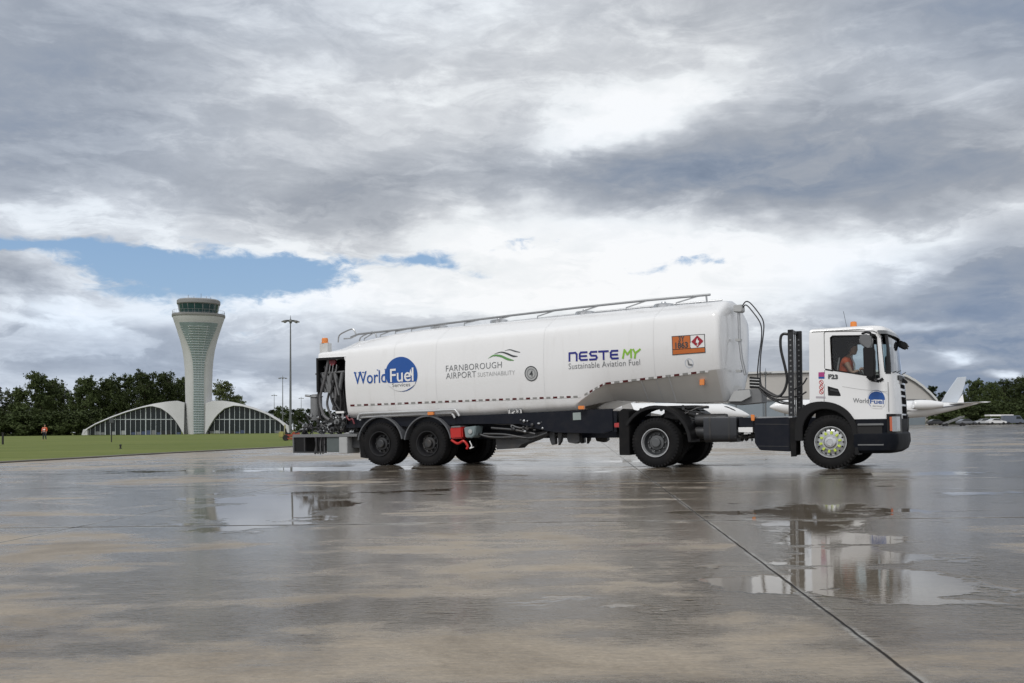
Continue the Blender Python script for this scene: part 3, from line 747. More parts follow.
# frame behind the cab
b = MB()
for yy in (.82, 1.60): b.box(-TT(618)-.0, .9, yy, yy+.08, .76, 1.0)
for xx in (-.9, -1.9, -2.8, -4.2): b.box(xx, xx+.08, .88, 1.62, .80, .96)
b.build('chassis_frame', NAVY, tu, bevel=.006)
# side locker panel (navy), its orange lamp, and the catwalk above it
pp = QL([(754.5,418.5),(788.5,417.2),(790.5,419),(789.8,451.6),(760,450.2),(755.0,443)])
b = MB(); b.prism(pp, .0, .55); b.build('side_locker', NAVY, tu, bevel=.015)
for k_, (pxa, pya, pyb) in enumerate(((757, 424, 424.4), (757, 446, 446.4))):
    strip(QL([(756,pya),(789,pyb)]), .01, 'locker_crease', DKST, -.004, .002, prs=False)
b = MB(); b.box(-TT(753), -TT(792), .08, 2.4, Q(770,416.5)[1]-.03, Q(770,416.5)[1]); b.build('catwalk', STEEL, tu)
b = MB(); b.prism(QL([(751.5,414.5),(755.5,414.8),(755.2,421),(752.2,420.8)]), -.03, .03); b.build('side_lamp', AMBER, tu, bevel=.008)
# cylindrical fuel tank + bracket box between axles
xa, xb = -TT(703.5), -TT(736.5); zt, zb_ = Q(720,416.8)[1], Q(720,442.2)[1]
b = MB(); pr = fillet([( .05, zt, 0), (.62, zt, .12), (.62, zb_, .12), (.03, zb_, .16), (.03, zt, .10), (.06, zt, 0)], 5)
b.prism(pr, xa, xb, axis='x'); b.build('fuel_tank', mat('tank_grey', (.045,.048,.055), .36, .3, var=.2, scale=5), tu, bevel=.02)
b = MB()
for px in (710, 729): 
    x_ = -TT(px); b.prism([(y-.006 if y < .3 else y+.004, z+(.006 if z > .9 else -.006)) for y, z in pr], x_-.02, x_+.02, axis='x')
b.build('tank_strap', DKST, tu)
b = MB(); b.prism(QL([(738.5,427.4),(752.8,427.2),(752.9,432.4),(738.7,432.2)]), .02, .20); b.build('battery_box_plate', WHT, tu, bevel=.005)
b = MB(); b.prism(QL([(738.0,417.5),(753.5,417.5),(753.5,427.0),(738.0,426.8)]), .10, .60); b.build('battery_box', NAVY, tu, bevel=.01)
random.seed(3)
b = MB()
for k in range(26):
    px = 738+random.random()*16; py = 433+random.random()*7; c = Q3(px, py, .1+random.random()*.4)
    b.lathe([(.018,0),(.03,.012),(.018,.03)], c, 8, axis=random.choice('xyz'))
b.tube([Q3(738,436,.15), Q3(746,438,.2), Q3(755,435,.15)], .02, 6); b.build('air_line_cluster', DKST, tu)
# rear mudguard
cx, cz = XB, .56
o_, i_ = arch(XB, .50, .80, .73, 2, 150, 20, .97)
b = MB(); b.band(o_, i_, .0, .62); b.build('mudguard', BLACK, tu, bevel=.01)
xf_ = -TT(619); b = MB(); b.prism(QL([(619,412),(623,408.5),(629,411),(629.5,455.2),(619.2,455.2)]), .02, .60); b.build('mudflap', RUB, tu, bevel=.008)
o_, i_ = arch(XB, .50, .80, .73, 2, 150, 20, .97)
b = MB(); b.band(o_, i_, 1.88, 2.5); b.build('mudguard', BLACK, tu, bevel=.01)
b = MB(); b.box(-TT(617)-.02, -TT(628), 1.9, 2.48, .27, 1.1); b.build('mudflap', RUB, tu)
b = MB(); b.box(-TT(614), -TT(622), .55, 1.95, .78, .86)
b.build('rear_cross_member', DKST, tu)
b = MB(); b.prism(QL([(613.5,423.2),(619.5,422.6),(619.5,427.4),(613.8,427.6)]), .06, .22); b.build('tail_lamp', mat('red_lens', (.42,.012,.012), .2, var=.2, coat=.8), tu, bevel=.01)
# fifth wheel, suspension, air tanks
b = MB(); zf = Q(660, 405, .7)[1]
b.box(XB-.25, XB+.65, .75, 1.75, zf-.08, zf-.02); b.box(XB-.1, XB+.4, .9, 1.6, 1.0, zf-.08); b.build('fifth_wheel', DKST, tu, bevel=.01)
b = MB()
for yy in (.62, 1.72):
    for dx in (-.55, .75): b = MB(); b.lathe([(.12,0),(.14,.05),(.12,.10),(.14,.15),(.12,.2)], (XB+dx, yy, .62), 16, axis='z'); b.build('air_spring', RUB, tu)
b = MB(); b.lathe([(.001,-.35),(.12,-.33),(.13,-.28),(.13,.28),(.12,.33),(.001,.35)], (XB+1.05, .55, .72), 18, axis='x'); b.lathe([(.001,-.35),(.12,-.33),(.13,-.28),(.13,.28),(.12,.33),(.001,.35)], (XB+1.05, .55, .98), 18, axis='x'); b.build('air_tank', DKST, tu)
b = MB(); b.lathe([(.09,-.95),(.09,-.3),(.19,-.22),(.19,.22),(.09,.3),(.09,.95)], (XB, 1.25, .52), 16, axis='y'); b.tube([(XB, 1.25, .52), (-.6, 1.25, .7)], .05, 8); b.lathe([(.07,-.9),(.07,.9)], (0, 1.25, .52), 12, axis='y'); b.build('axle', DKST, tu)
random.seed(11); b = MB()
for k in range(18):
    px = 676+random.random()*26; py = 408+random.random()*26
    p = Vector(Q3(px, py, .45+random.random()*.5)); d = Vector((random.uniform(-.3,.3), random.uniform(-.1,.2), random.uniform(-.12,.12)))
    b.tube([p-d, p, p+d*.8+Vector((0,0,-.06))], .012+random.random()*.022, 6)
b.build('brake_line', DKST, tu)
# wheels of the tractor
wheel(tu, 0, .0, kind='steer'); wheel(tu, 0, 2.5, kind='steer', flip=True)
wheel(tu, XB, .0, kind='drive'); wheel(tu, XB, .35, kind='black'); wheel(tu, XB, 2.5, kind='drive', flip=True); wheel(tu, XB, 2.15, kind='black', flip=True)
# ladder-like hose gantry behind the cab
b = MB(); zt_ = Q(792, 329.5, .35)[1]; zb_ = 1.0
xg = -TT(792, .35); xg2 = -TT(800, .35)
def post(px0, px1, lat, top, bot):
    x0, x1 = -TT(px0, lat), -TT(px1, lat); z1 = Q((px0+px1)/2, top, lat)[1]; z0 = Q((px0+px1)/2, bot, lat)[1]
    return x0, x1, lat, z0, z1
for (p0, p1, lat, tp, bt) in ((789.2, 794.6, .42, 329.5, 455), (797.2, 803.0, .95, 331, 430)):
    x0, x1, L, z0, z1 = post(p0, p1, lat, tp, bt); z0 = max(z0, .8)
    b.box(x0, x1, L, L+.07, z0, z1)
x0, x1, L, z0, z1 = post(789.2, 803, .42, 329.5, 430)
b.box(-TT(790,.42), -TT(794,.42), .42, 1.02, z1-.06, z1)
gt = b.build('hose_gantry', mat('gantry_black', (.012,.013,.016), .4, var=.2, scale=8), tu, bevel=.006)
b = MB()
for k in range(17):
    py = 340+k*5.2; c = Q3(792.0, py, .415); b.lathe([(.020,0),(.020,-.006),(.010,-.008)], c, 8, axis='y'); c = Q3(800.2, py, .945); b.lathe([(.018,0),(.018,-.006),(.010,-.008)], c, 8, axis='y')
b.build('bolt', GREY, gt)
b = MB()
for (p0, p1, lat) in ((795.6, 796.8, .7),):
    x0, x1, L, z0, z1 = post(p0, p1, lat, 333, 420); b.box(x0, x1, L, L+.02, z0, z1)
b.build('guide_rail', STEEL, gt)
# ---- logos and stickers on the cab
def lay(name, geo_list, parent, p0, p1, height, yfun, order=None, italic=0.0, width=None, off=-.008):
    """lettering laid from p0 to p1 (local x,z) on the near side; geo_list = [(verts, faces, material)] in text units"""
    p0, p1 = Vector(p0), Vector(p1); ax = (p1-p0); L = ax.length; ax.normalize(); up = Vector((0, 1))
    allx = [v[0] for g in geo_list for v in g[0]]; x0, x1 = min(allx), max(allx); ally = [v[1] for g in geo_list for v in g[0]]; y1 = max(ally)
    y0 = 0.0; b = MB(); ms = []
    for vs, fs, m in geo_list:
        if m not in ms: ms.append(m)
        b.mi = ms.index(m); out = []
        for vx, vy in vs:
            q = p0 + ax*((vx-x0)/(x1-x0)*L) + up*(vy/y1*height + italic*0) + ax*(italic*vy/y1*height)
            out.append((q.x, yfun(q.x, q.y)+off, q.y))
        b.mesh(out, fs)
    return b.build(name, ms, parent, recalc=False)
def T(s, m, bold=0, sp=1.0):
    v, f = text_geo(s, bold, sp); return (v, f, m)
def disc(cx, cy, r, n=40, rings=1, r0=0):
    vs = []; fs = []
    for k in range(n): vs.append((cx+r*math.cos(2*math.pi*k/n), cy+r*math.sin(2*math.pi*k/n)))
    if r0 == 0: return vs, [list(range(n))]
    vs += [(cx+r0*math.cos(2*math.pi*k/n), cy+r0*math.sin(2*math.pi*k/n)) for k in range(n)]
    return vs, [(k, (k+1) % n, n+(k+1) % n, n+k) for k in range(n)]
def cab_y(x, z): return lean_y(z)
def shape(name, pts_px, m, parent, yfun, off=-.006):
    q = QL(pts_px); b = MB(); b.mesh([(x, yfun(x, z)+off, z) for x, z in q], [list(range(len(q)))]); return b.build(name, m, parent, recalc=False)
def circ_px(cx, cy, rx, ry, n=28, a0=0, a1=360): return [(cx+rx*math.cos(R(a0+(a1-a0)*k/n)), cy-ry*math.sin(R(a0+(a1-a0)*k/n))) for k in range(n)]
def crescent(name, cx, cy, r1, r2, dx, dy, m, parent, yfun, off=-.005, n=40, asp=.93):
    o = [(cx+r1*asp*math.cos(R(360*k/n)), cy-r1*math.sin(R(360*k/n))) for k in range(n)]
    i_ = [(cx+dx+r2*asp*math.cos(R(360*k/n)), cy+dy-r2*math.sin(R(360*k/n))) for k in range(n)]
    qo, qi = QL(o), QL(i_); b = MB()
    b.mesh([(x, yfun(x, z)+off, z) for x, z in qo+qi], [(k, (k+1) % n, n+(k+1) % n, n+k) for k in range(n)])
    return b.build(name, m, parent, recalc=False)
# world fuel logo, small, on the door
ROYAL = BLUE
lg = shape('door_logo', circ_px(877, 398.6, 8.0, 7.2), ROYAL, tu, cab_y, -.004)
crescent('logo_ring', 876.9, 399.2, 9.3, 8.7, -.4, -.2, ROYAL, lg, cab_y)
lay('lettering', [T('World', MGREY, .01)], lg, Q(853.5,402.4), Q(869.5,403.0), .085, cab_y)
shape('logo_band', [(869.5,399.2),(885.6,399.9),(885.2,404.6),(882,408.8),(872.5,408.2),(870,403.2)], WHT, lg, cab_y, -.006)
lay('lettering', [T('Fuel', ROYAL, .02)], lg, Q(870.6,403.4), Q(884.3,403.9), .085, cab_y, off=-.009)
lay('lettering', [T('Services', MGREY, .0)], lg, Q(873.2,406.6), Q(882.6,406.9), .032, cab_y, off=-.009)
lay('fleet_code', [T('F23', CHAR, .05)], tu, Q(829,378.4), Q(838.8,378.9), .085, cab_y)
st = shape('sticker', [(819.3,372.2),(825.3,372.0),(825.3,376.6),(819.3,376.6)], PINK, tu, cab_y)
shape('sticker_strip', [(819.3,376.7),(825.3,376.7),(825.3,378.6),(819.3,378.6)], BLUE, st, cab_y)
for yy in (382.2, 387.2, 391.8):
    c_ = shape('sticker', circ_px(822, yy, 2.3, 2.2, 18), WHT, tu, cab_y, -.004)
    crescent('sticker_ring', 822, yy, 2.4, 1.75, 0, 0, mat('sticker_red', (.5,.05,.05), .4, var=.1), c_, cab_y, -.007, 20)
    shape('sticker_bar', [(820.7,yy-1.0),(821.2,yy-1.6),(823.4,yy+1.0),(822.9,yy+1.6)], mat('sticker_red', (.5,.05,.05), .4), c_, cab_y, -.008)
shape('sticker', [(816.5,396.2),(826,396.4),(826,398.2),(816.5,398.0)], mat('sticker_grey', (.45,.42,.46), .4), tu, cab_y)
# ================================================================== TANK TRAILER
tt = truck_root('tank_trailer', (-8.2, 1.25, 0))
tag(tt, 'long white fuel tank semi-trailer with hose cabinet at its tail, on three axles', 'tank trailer')
top_px = [(338,347.2),(356,342),(400,332.4),(430,328.2),(509,320.6),(588,312.8),(648,307.2),(712,301.0),(724,299.8)]
cre_px = [(347,350.8),(397,345.6),(430,342.2),(480,336.5),(548,330),(610,323),(648,318.5),(706,313)]
low_px = [(347,418.2),(480,415.6),(575,410.2)]
tape_px = [(349,405.5),(480,400.2),(580,396.5),(604,382.6),(707,370.2)]
LT = .80
TOPT = [(TT(px, LT), Q(px, py, LT)[1]) for px, py in top_px]
CRE = [(TT(px), Q(px, py)[1]) for px, py in cre_px]
LOW = [(TT(px), Q(px, py)[1]) for px, py in low_px]
TAPE = [(TT(px), Q(px, py)[1]) for px, py in tape_px]
HUL = [(TT(px, .7), Q(px, py, .7)[1]) for px, py in [(586,409.5),(600,404.5),(618.6,400.5),(671,403),(700,403.2),(724,402.2)]]
T_STEP0, T_STEP1, T_FRONT = TT(577), TT(604), 2.28
def zk(t):           # lower edge of the flat side
    if t > T_STEP0+.1: return lerp_table(LOW, t)+.10
    return lerp_table(TAPE, t)-.0 if t < T_STEP1 else (lerp_table(LOW, T_STEP0+.1)+.10)*(t-T_STEP1)/(T_STEP0+.1-T_STEP1) + lerp_table(TAPE, T_STEP1)*(1-(t-T_STEP1)/(T_STEP0+.1-T_STEP1))
def zc_(t): return lerp_table(CRE, t)
def ztop(t): return lerp_table(TOPT, t)
def zbot(t):
    if t > T_STEP0: return lerp_table(LOW, t)
    h = lerp_table(HUL, t)
    return h
BULGE = .075
def side_y(t, z):
    a, c = zk(t), zc_(t); m = (a+c)/2+.1; h = (c-a)/2
    return BULGE*((z-m)/h)**2
def tank_y(x, z): return side_y(-x, z)
def tank_section(t, shrink=0.0, cz=2.25):
    a, c, tp = zk(t), zc_(t), ztop(t); zb = zbot(t)
    half = [(1.25, zb, 0)]
    if t > T_STEP0: half += [(.22, zb, .02), (side_y(t, a)+.0, a, .08)]
    else:
        f = min(1, (T_STEP0-t)/(T_STEP0-T_STEP1)); yi = .22 + (.62-.22)*f
        half += [(yi, zb, .02), (side_y(t, a), a, .015)]
    n = 9
    side = [(side_y(t, a+(c-a)*k/n), a+(c-a)*k/n, 0) for k in range(1, n)]
    half += side + [(side_y(t, c)+.01, c+.02, .13), (.72, tp-.03, .12), (1.25, tp+.02, 0)]
    f = fillet(half, 5)
    pts = [(y, z) for y, z in f] + [(2.5-y, z) for y, z in reversed(f[1:-1])]
    if shrink: pts = [(1.25+(y-1.25)*(1-shrink), cz+(z-cz)*(1-shrink*.8)) for y, z in pts]
    return [(-t, y, z) for y, z in pts]
T_END = TT(346.3)
ts = sorted(set([T_END, T_STEP0, T_STEP0+.1, T_STEP1, T_FRONT] + [t for t, _ in TOPT+CRE+TAPE if T_FRONT < t < T_END] + [T_FRONT+.3*k for k in range(1, 31) if T_FRONT+.3*k < T_END]), reverse=True)
b = MB(); secs = [tank_section(t) for t in ts]
for dt, s_ in ((.03,.003),(.06,.010),(.085,.022),(.105,.04),(.12,.065),(.135,.12),(.15,.22),(.165,.38),(.175,.6),(.18,.9)):
    q = tank_section(T_FRONT, s_); secs.append([(x+dt, y, z) for x, y, z in q])
b.loft(secs); tk = b.build('tank_body', [TANK, BEIGE], tt, sharp=24)
# down-facing faces of the gooseneck get a slightly darker beige
off = tt['_off']
for p in tk.data.polygons:
    c = p.center; t_ = -(c.x+off[0]); z_ = c.z+off[2]
    if T_FRONT-.02 < t_ < T_STEP0 and z_ < zk(t_)-.005 and p.normal.z < -.2: p.material_index = 1
# weld seams round the barrel
for px in (395, 437, 545, 655):
    t_ = TT(px); sc0 = tank_section(t_); n0 = len(sc0); b = MB()
    ring_ = [(x, 1.25+(y-1.25)*1.0012, 2.3+(z-2.3)*1.0015) for x, y, z in sc0]
    b.loft([[(x-.008, y, z) for x, y, z in ring_], [(x+.008, y, z) for x, y, z in ring_]], cap=False); b.build('weld_seam', mat('seam_white', (.70,.705,.71), .35, var=.1), tt)
# bracing ribs under the gooseneck
for px in (640, 668):
    b = MB(); t_ = TT(px); a = zk(t_); zb = zbot(t_)
    b.prism([(-t_, a), (-t_-.02, a)][:0] or [(side_y(t_, a)+.0, a-.01), (.62, zb+.0), (.62, zb-.012), (side_y(t_, a)+.0, a-.022)], -t_-.012, -t_+.012, axis='x')
    b.build('underside_rib', TANK, tt)
# hood over the hose cabinet
T_TAIL = TT(317.0); b = MB(); secs = []
zh = Q(331, 357.2)[1]
for t, s_ in ((T_END-.01, 0), (T_END+.3, 0), ((T_END+T_TAIL)/2, 0), (T_TAIL-.12, 0), (T_TAIL-.03, .02), (T_TAIL, .06)):
    zt_a = Q(331, 349.3, .6)[1]; c = lerp_table([(T_END-.01, zc_(T_END)), (T_TAIL, Q(317, 352.6)[1])], t); f_ = min(1, max(0, (t-T_END)/.55)); tp = ztop(T_END)*(1-f_) + zt_a*f_ - .10*max(0, t-T_END-.55)
    half = [(1.25, zh, 0), (.03, zh, .0), (side_y(T_END, zh)+.01, zh+.005, 0), (side_y(T_END, c)+.01, c, .10), (.60, tp-.03, .12), (1.25, tp, 0)]
    f = fillet(half, 5); pts = [(y, z) for y, z in f] + [(2.5-y, z) for y, z in reversed(f[1:-1])]
    if s_: pts = [(1.25+(y-1.25)*(1-s_), zh+(z-zh)*(1-s_)) for y, z in pts]
    secs.append([(-t, y, z) for y, z in pts])
b.loft(secs); b.build('cabinet_hood', TANK, tt)
# cabinet lining, rear posts
b = MB(); xr, xf = -T_TAIL, -T_END
b.box(xr+.02, xf-.0, .78, .95, 1.0, zh-.01); b.build('cabinet_bulkhead', BLACK, tt)
b = MB(); b.box(xf-.03, xf-.004, .05, 2.45, 1.0, zh-.004); b.build('cabinet_bulkhead', BLACK, tt)
b = MB(); z39 = Q(318, 392)[1]
b.box(xr+.0, xr+.06, .02, .10, z39, zh-.004); b.box(xr+.005, xr+.03, .1, 1.3, z39, zh-.006); b.box(xr+.06, xf-.04, .02, .06, zh-.06, zh-.006)
b.build('cabinet_frame', BLACK, tt); b = MB(); b.box(xr+.0, xr+.06, 2.4, 2.48, z39, zh-.004); b.build('cabinet_post', BLACK, tt)
# rounded corner infill at the top front of the opening
co = [(xf-.004, zh-.004), (xf-.16, zh-.004)] + [(xf-.16+.16*math.sin(R(a)), zh-.004-.16+.16*math.cos(R(a))) for a in range(0, 91, 15)]
b = MB(); b.prism(co, .03, .10); b.build('opening_corner', TANK, tt)
# inclined hose troughs, hoses and reels in the cabinet
random.seed(5)
b = MB()
for (xa, ya, xb, yb) in ((320,374,327,392),(324,374,331,393),(333,372,329.5,392),(336,372,341,395),(344,372,340.5,392),(329,376,334,398)):
    p, q = Vector(Q3(xa, ya, .18)), Vector(Q3(xb, yb, .22)); b.tube([p, (p+q)/2, q], .05, 8)
b.tube([Q3(317,374,.16), Q3(346,371.5,.16)], .025, 6); b.build('hose_trough', GREY, tt)
HOSE = mat('black_hose', (.018,.018,.02), .5, var=.3, scale=15)
GHOSE = mat('grey_hose', (.13,.13,.135), .5, var=.3, scale=15)
paths = [[(330,360),(326,378),(321,398),(324,414),(330,420)], [(334,364),(338,380),(342,398),(341,414)], [(340,366),(333,384),(336,402),(345,416)], [(326,366),(331,386),(328,404),(333,418)],
         [(321,384),(319.5,400),(321,418)], [(337,376),(332,396),(338,412),(344,420)], [(331,372),(337,392),(334,410)], [(343,378),(345,396),(346,412)]]
for k, pth in enumerate(paths):
    L = .12+.06*(k % 4); b = MB(); b.tube(smooth_path([Q3(px, py, L) for px, py in pth], 6), .030 if k % 2 else .038, 8)
    b.build('hose', HOSE if k % 3 else GHOSE, tt)
b = MB()
for px in (330.5, 333.5, 337): b.tube([Q3(px, 372, .1), Q3(px+1.2, 363+random.random()*2, .1)], .016, 6)
b.build('nozzle_spout', STEEL, tt)
b = MB(); b.lathe([(.10,0),(.11,.03),(.05,.05),(.001,.05)], Q3(333.5,361.5,.10), 16); b.build('red_coupling', mat('dull_red', (.16,.02,.03), .5, var=.2), tt)
b = MB(); b.lathe([(.34,0),(.34,.03),(.17,.04),(.17,.42),(.34,.43),(.34,.46)], (Q(331,388)[0], .5, Q(331,388)[1]), 28); b.build('hose_reel', DKST, tt)
b = MB(); b.box(*sorted((Q(334.5,411)[0], Q(342.5,411)[0])), .08, .14, Q(338,413.2)[1], Q(338,411.2)[1]); b.build('index_plate', WHT, tt)
# grey filter vessel behind the cabinet
xa, xb = sorted((-TT(309.5, .5), -TT(320, .5)))
z0, z1 = Q(314, 421, .5)[1], Q(314, 394, .5)[1]
b = MB(); b.lathe([(.13,0),(.15,.02),(.15,z1-z0-.06),(.12,z1-z0-.01),(.001,z1-z0)], ((xa+xb)/2, .6, z0), 22, axis='z'); fv = b.build('filter_vessel', GREY, tt)
b = MB(); b.lathe([(.175,0),(.175,.03)], ((xa+xb)/2, .6, z1-.08), 22, axis='z'); b.build('flange', STEEL, fv)
b = MB(); b.tube([Q3(306.5,395.5,.5), Q3(311.5,396,.5)], .03, 8); b.build('outlet_pipe', STEEL, fv)
# valve and pipe cluster over the platform
VM = [STEEL, DKST, GREY, BLACK, ALU]
for k in range(64):
    px = 302+random.random()*52; py = 415+random.random()*17.5 + (1.5 if px < 310 else 0)
    if px < 312 and py < 421: continue
    L = .08+random.random()*.45; c = Q3(px, py, L); b = MB(); r = .022+random.random()*.05
    ax_ = random.choice('xyz'); h = .05+random.random()*.12
    b.lathe([(r*.5,-h),(r*.5,-h*.5),(r,-h*.45),(r,h*.1),(r*.7,h*.15),(r*.7,h*.6),(r*1.1,h*.62),(r*1.1,h*.8),(.001,h*.82)], c, 10, axis=ax_)
    b.build('valve', VM[min(4, int(random.random()**1.5*5))], tt)
b = MB()
for k in range(22):
    px = 302+random.random()*48; py = 416+random.random()*16; L = .1+random.random()*.5
    pts = [Q3(px, py, L), Q3(px+random.uniform(-5,5), py+random.uniform(-5,5), L+random.uniform(-.1,.1)), Q3(px+random.uniform(-8,8), py+random.uniform(-3,9), L)]
    b.tube(smooth_path(pts, 4), .010+random.random()*.016, 6)
b.build('pipework', DKST, tt)
b = MB(); b.tube(smooth_path([Q3(347,416,.05), Q3(350,420,.05), Q3(353,419,.05), Q3(355,424,.05)], 4), .022, 6); b.build('red_hose', mat('dull_red', (.16,.02,.03), .5), tt)
b = MB(); b.box(-TT(318), -TT(352), .25, 2.3, .80, 1.18); b.build('pump_housing', DKST, tt, bevel=.02)
# rear work platform
x292, x303, x325, x338, x347 = (-TT(p) for p in (292.5, 303.5, 325.5, 338.5, 347.0))
zt2, zt1, zbm = Q(318,434.2)[1], Q(318,437)[1], Q(318,453)[1]
b = MB(); b.box(x292, x347+.3, .02, 2.48, zt1, zt2); b.box(x292, x292+.03, .02, 2.48, zbm, zt1); b.build('work_platform', GREY, tt, bevel=.005)
b = MB(); b.box(x292+.05, x303, .05, .75, zbm+.01, zt1-.003); b.build('platform_locker', BLACK, tt, bevel=.01)
b = MB(); b.box(x325, x338, .06, .55, zbm+.02, zt1-.003); b.build('platform_locker', mat('grey_green_paint', (.10,.12,.12), .45, var=.2), tt, bevel=.01)
b = MB(); b.box(x338+.005, x347, .02, .55, zbm-.01, zt1-.003); b.build('platform_locker', LGREY, tt, bevel=.01)
b = MB(); b.box(x303, x303+.03, .03, .08, zbm, zt1); b.box(-TT(315), -TT(315)+.04, .03, .09, zbm-.01, zt1); b.box(x292, x325, .03, .06, zbm, zbm+.035); b.box(x347+.02, x347+.5, .2, 2.3, .42, .8); b.build('platform_frame', DKST, tt)
for k in range(10):
    px = 315.5+k*1.05; b = MB(); c0 = Q3(px, 437, .12); b.tube(smooth_path([c0, Q3(px+random.uniform(-1,1), 445, .12), Q3(px+random.uniform(-1.5,1.5), 451.5+random.random()*3.5, .12)], 3), .016, 6); b.build('drain_hose', GHOSE if k % 3 == 0 else HOSE, tt)
# tail underrun
b = MB(); b.box(x292+.05, x292+.2, .1, 2.4, .34, .46); b.build('underrun_bar', DKST, tt)

# beacon on its post
px_, pz_ = Q(326.3, 352, .35)
b = MB(); b.box(Q(322.5,350,.35)[0], Q(330.5,350,.35)[0], .30, .46, pz_-.02, Q(326,343.3,.35)[1]); bb = b.build('beacon_bracket', mat('pale_bracket', (.55,.56,.56), .5, var=.15), tt)
bz = Q(326,343.3,.35)[1]
b = MB(); b.lathe([(.095,0),(.095,.02),(.08,.03),(.085,.10),(.07,.135),(.001,.145)], (Q(326.6,343,.38)[0], .38, bz), 20, axis='z'); b.build('beacon_lens', AMBER, bb)
# chassis of the trailer
b = MB()
for yy in (.72, 1.70): b.box(-11.4, -TT(613), yy, yy+.09, .62, 1.12)
for xx in (-11.2, -10.0, -8.6, -7.2, -6.0, -4.9): b.box(xx, xx+.09, .8, 1.7, .72, 1.05)
b.build('chassis_frame', NAVY, tt)
zs_ = lambda px: Q(px, lerp_table(low_px, px))[1]
b = MB(); pts = QL([(455,416.2),(613,408.6),(613.5,430.5),(603,433.5),(556,432.6),(540,429.5),(520,424.0),(455,424)], .10); b.prism(pts, .10, .16); b.build('side_skirt', NAVY, tt, bevel=.006)
b = MB(); b.prism(QL([(347,419),(478,415.8),(478,424),(347,428)], .12), .12, .16); b.build('wheel_well_plate', NAVY, tt)
b = MB(); b.box(-TT(615), -TT(604), .14, 2.3, Q(608,432)[1], Q(608,411)[1]); b.build('front_bulkhead', NAVY, tt)
b = MB(); b.prism(QL([(573.5,412.8),(581.5,412.3),(581.7,419.8),(573.7,420.2)], .09), .085, .099); b.build('data_plate', mat('plate_grey_green', (.30,.35,.34), .4, var=.1), tt, bevel=.003)
for (px, py) in ((582.5,407.5), (432,413.2), (703.5,382.5)):
    L_ = .0 if px != 703.5 else .22
    b = MB(); b.prism(QL([(px-3,py-1.6),(px+3,py-1.8),(px+3,py+1.8),(px-3,py+2.0)] if px != 703.5 else [(px-2.4,py-3),(px+2.2,py-3.2),(px+2.2,py+2.6),(px-2.4,py+3)], L_), L_-.04, L_+.03); b.build('side_lamp', AMBER, tt, bevel=.008)
# cross-over pipes and gear under the skirt
b = MB()
for k in range(16):
    b = MB(); px = 512+random.random()*34; py = 420+random.random()*12; c = Q3(px, py, .05+random.random()*.1); r = .012+random.random()*.028
    b.lathe([(r*.5,-.04),(r,-.03),(r,.02),(r*.6,.03),(.001,.035)], c, 10, axis=random.choice('xyy'))
    b.build('pipe_coupling', STEEL if k % 3 == 0 else DKST, tt)
b = MB()
for pth in ([(480,421),(505,424),(530,421),(548,420)], [(484,434),(505,434.5),(530,438),(548,433)], [(492,428),(515,430),(536,434)], [(505,420),(520,428),(545,426)], [(470,430),(490,437),(520,437)]):
    b.tube(smooth_path([Q3(px, py, .14) for px, py in pth], 5), .028, 7)
b.build('pipework', DKST, tt)
b = MB(); b.prism(QL([(488,437),(496,438.5),(497,449.5),(518,448.2),(522,444.5),(534,440),(548,433.5),(548,431),(516,436)], .25), .25, .6); b.build('pump_cradle', DKST, tt)
# landing legs
for L in (.25, 1.85):
    b = MB(); b.prism(QL([(550,432),(555,432),(555.5,444),(552,445),(550,440)], .25), L, L+.14); b.prism(QL([(558,432),(563,432),(561,441.5),(558.5,445.5)], .25), L, L+.12)
    b.tube([Q3(549,434.5,.25)[:1]+(L+.06,)+Q3(549,434.5,.25)[2:], Q3(580,436.5,.25)[:1]+(L+.06,)+Q3(580,436.5,.25)[2:]], .035, 8)
    b.prism(QL([(568,432),(579.5,432),(580,441.5),(576,443.8),(568.5,442.5),(567,438)], .25), L, L+.16); b.build('landing_leg', DKST, tt, bevel=.008)
# guard rails above the wheels
b = MB()
r1 = smooth_path([Q3(358.5,419.5,-.02), Q3(360,415.2,-.02), Q3(365,413.6,-.02), Q3(400,412.2,-.02), Q3(430,411.0,-.02), Q3(453,409.9,-.02), Q3(457,411,-.02), Q3(460,416,-.02)], 5)
r2 = smooth_path([Q3(361,420.5,.03), Q3(363,417.4,.03), Q3(400,415.4,.03), Q3(448,413.2,.03), Q3(453,414,.03), Q3(455.5,418,.03)], 5)
b.tube(r1, .028, 8); b.tube(r2, .026, 8); b.build('guard_rail', mat('pale_rail', (.52,.53,.54), .35, .4, var=.1), tt)
# running gear
XC, XD, XE = -TT(427.6), -TT(380), -TT(474)
for i, x_ in enumerate((XC, XD)):
    wheel(tt, x_, .0, w=.29, kind='dual'); wheel(tt, x_, .33, w=.29, kind='black'); wheel(tt, x_, 2.5, w=.29, kind='dual', flip=True); wheel(tt, x_, 2.17, w=.29, kind='black', flip=True)
    b = MB(); b.lathe([(.07,-.95),(.07,.95)], (x_, 1.25, .52), 12, axis='y'); b.box(x_-.5, x_+.1, .55, .68, .45, .60); b.box(x_-.5, x_+.1, 1.8, 1.93, .45, .60)
    b.lathe([(.12,0),(.14,.08),(.12,.16),(.14,.24),(.12,.3)], (x_-.4, .62, .55), 14, axis='z'); b.lathe([(.12,0),(.14,.08),(.12,.16),(.14,.24),(.12,.3)], (x_-.4, 1.86, .55), 14, axis='z')
    b.build('axle', DKST, tt)
MGD = mat('mudguard_grey', (.12,.125,.135), .42, var=.15, scale=4)
for x_ in (XC, XD):
    for y0, y1 in ((.0, .64), (1.86, 2.5)):
        o_, i_ = arch(x_, .52, .665, .63, 10, 172, 22); b = MB(); b.band(o_, i_, y0, y1); b.build('mudguard', MGD, tt, bevel=.006)
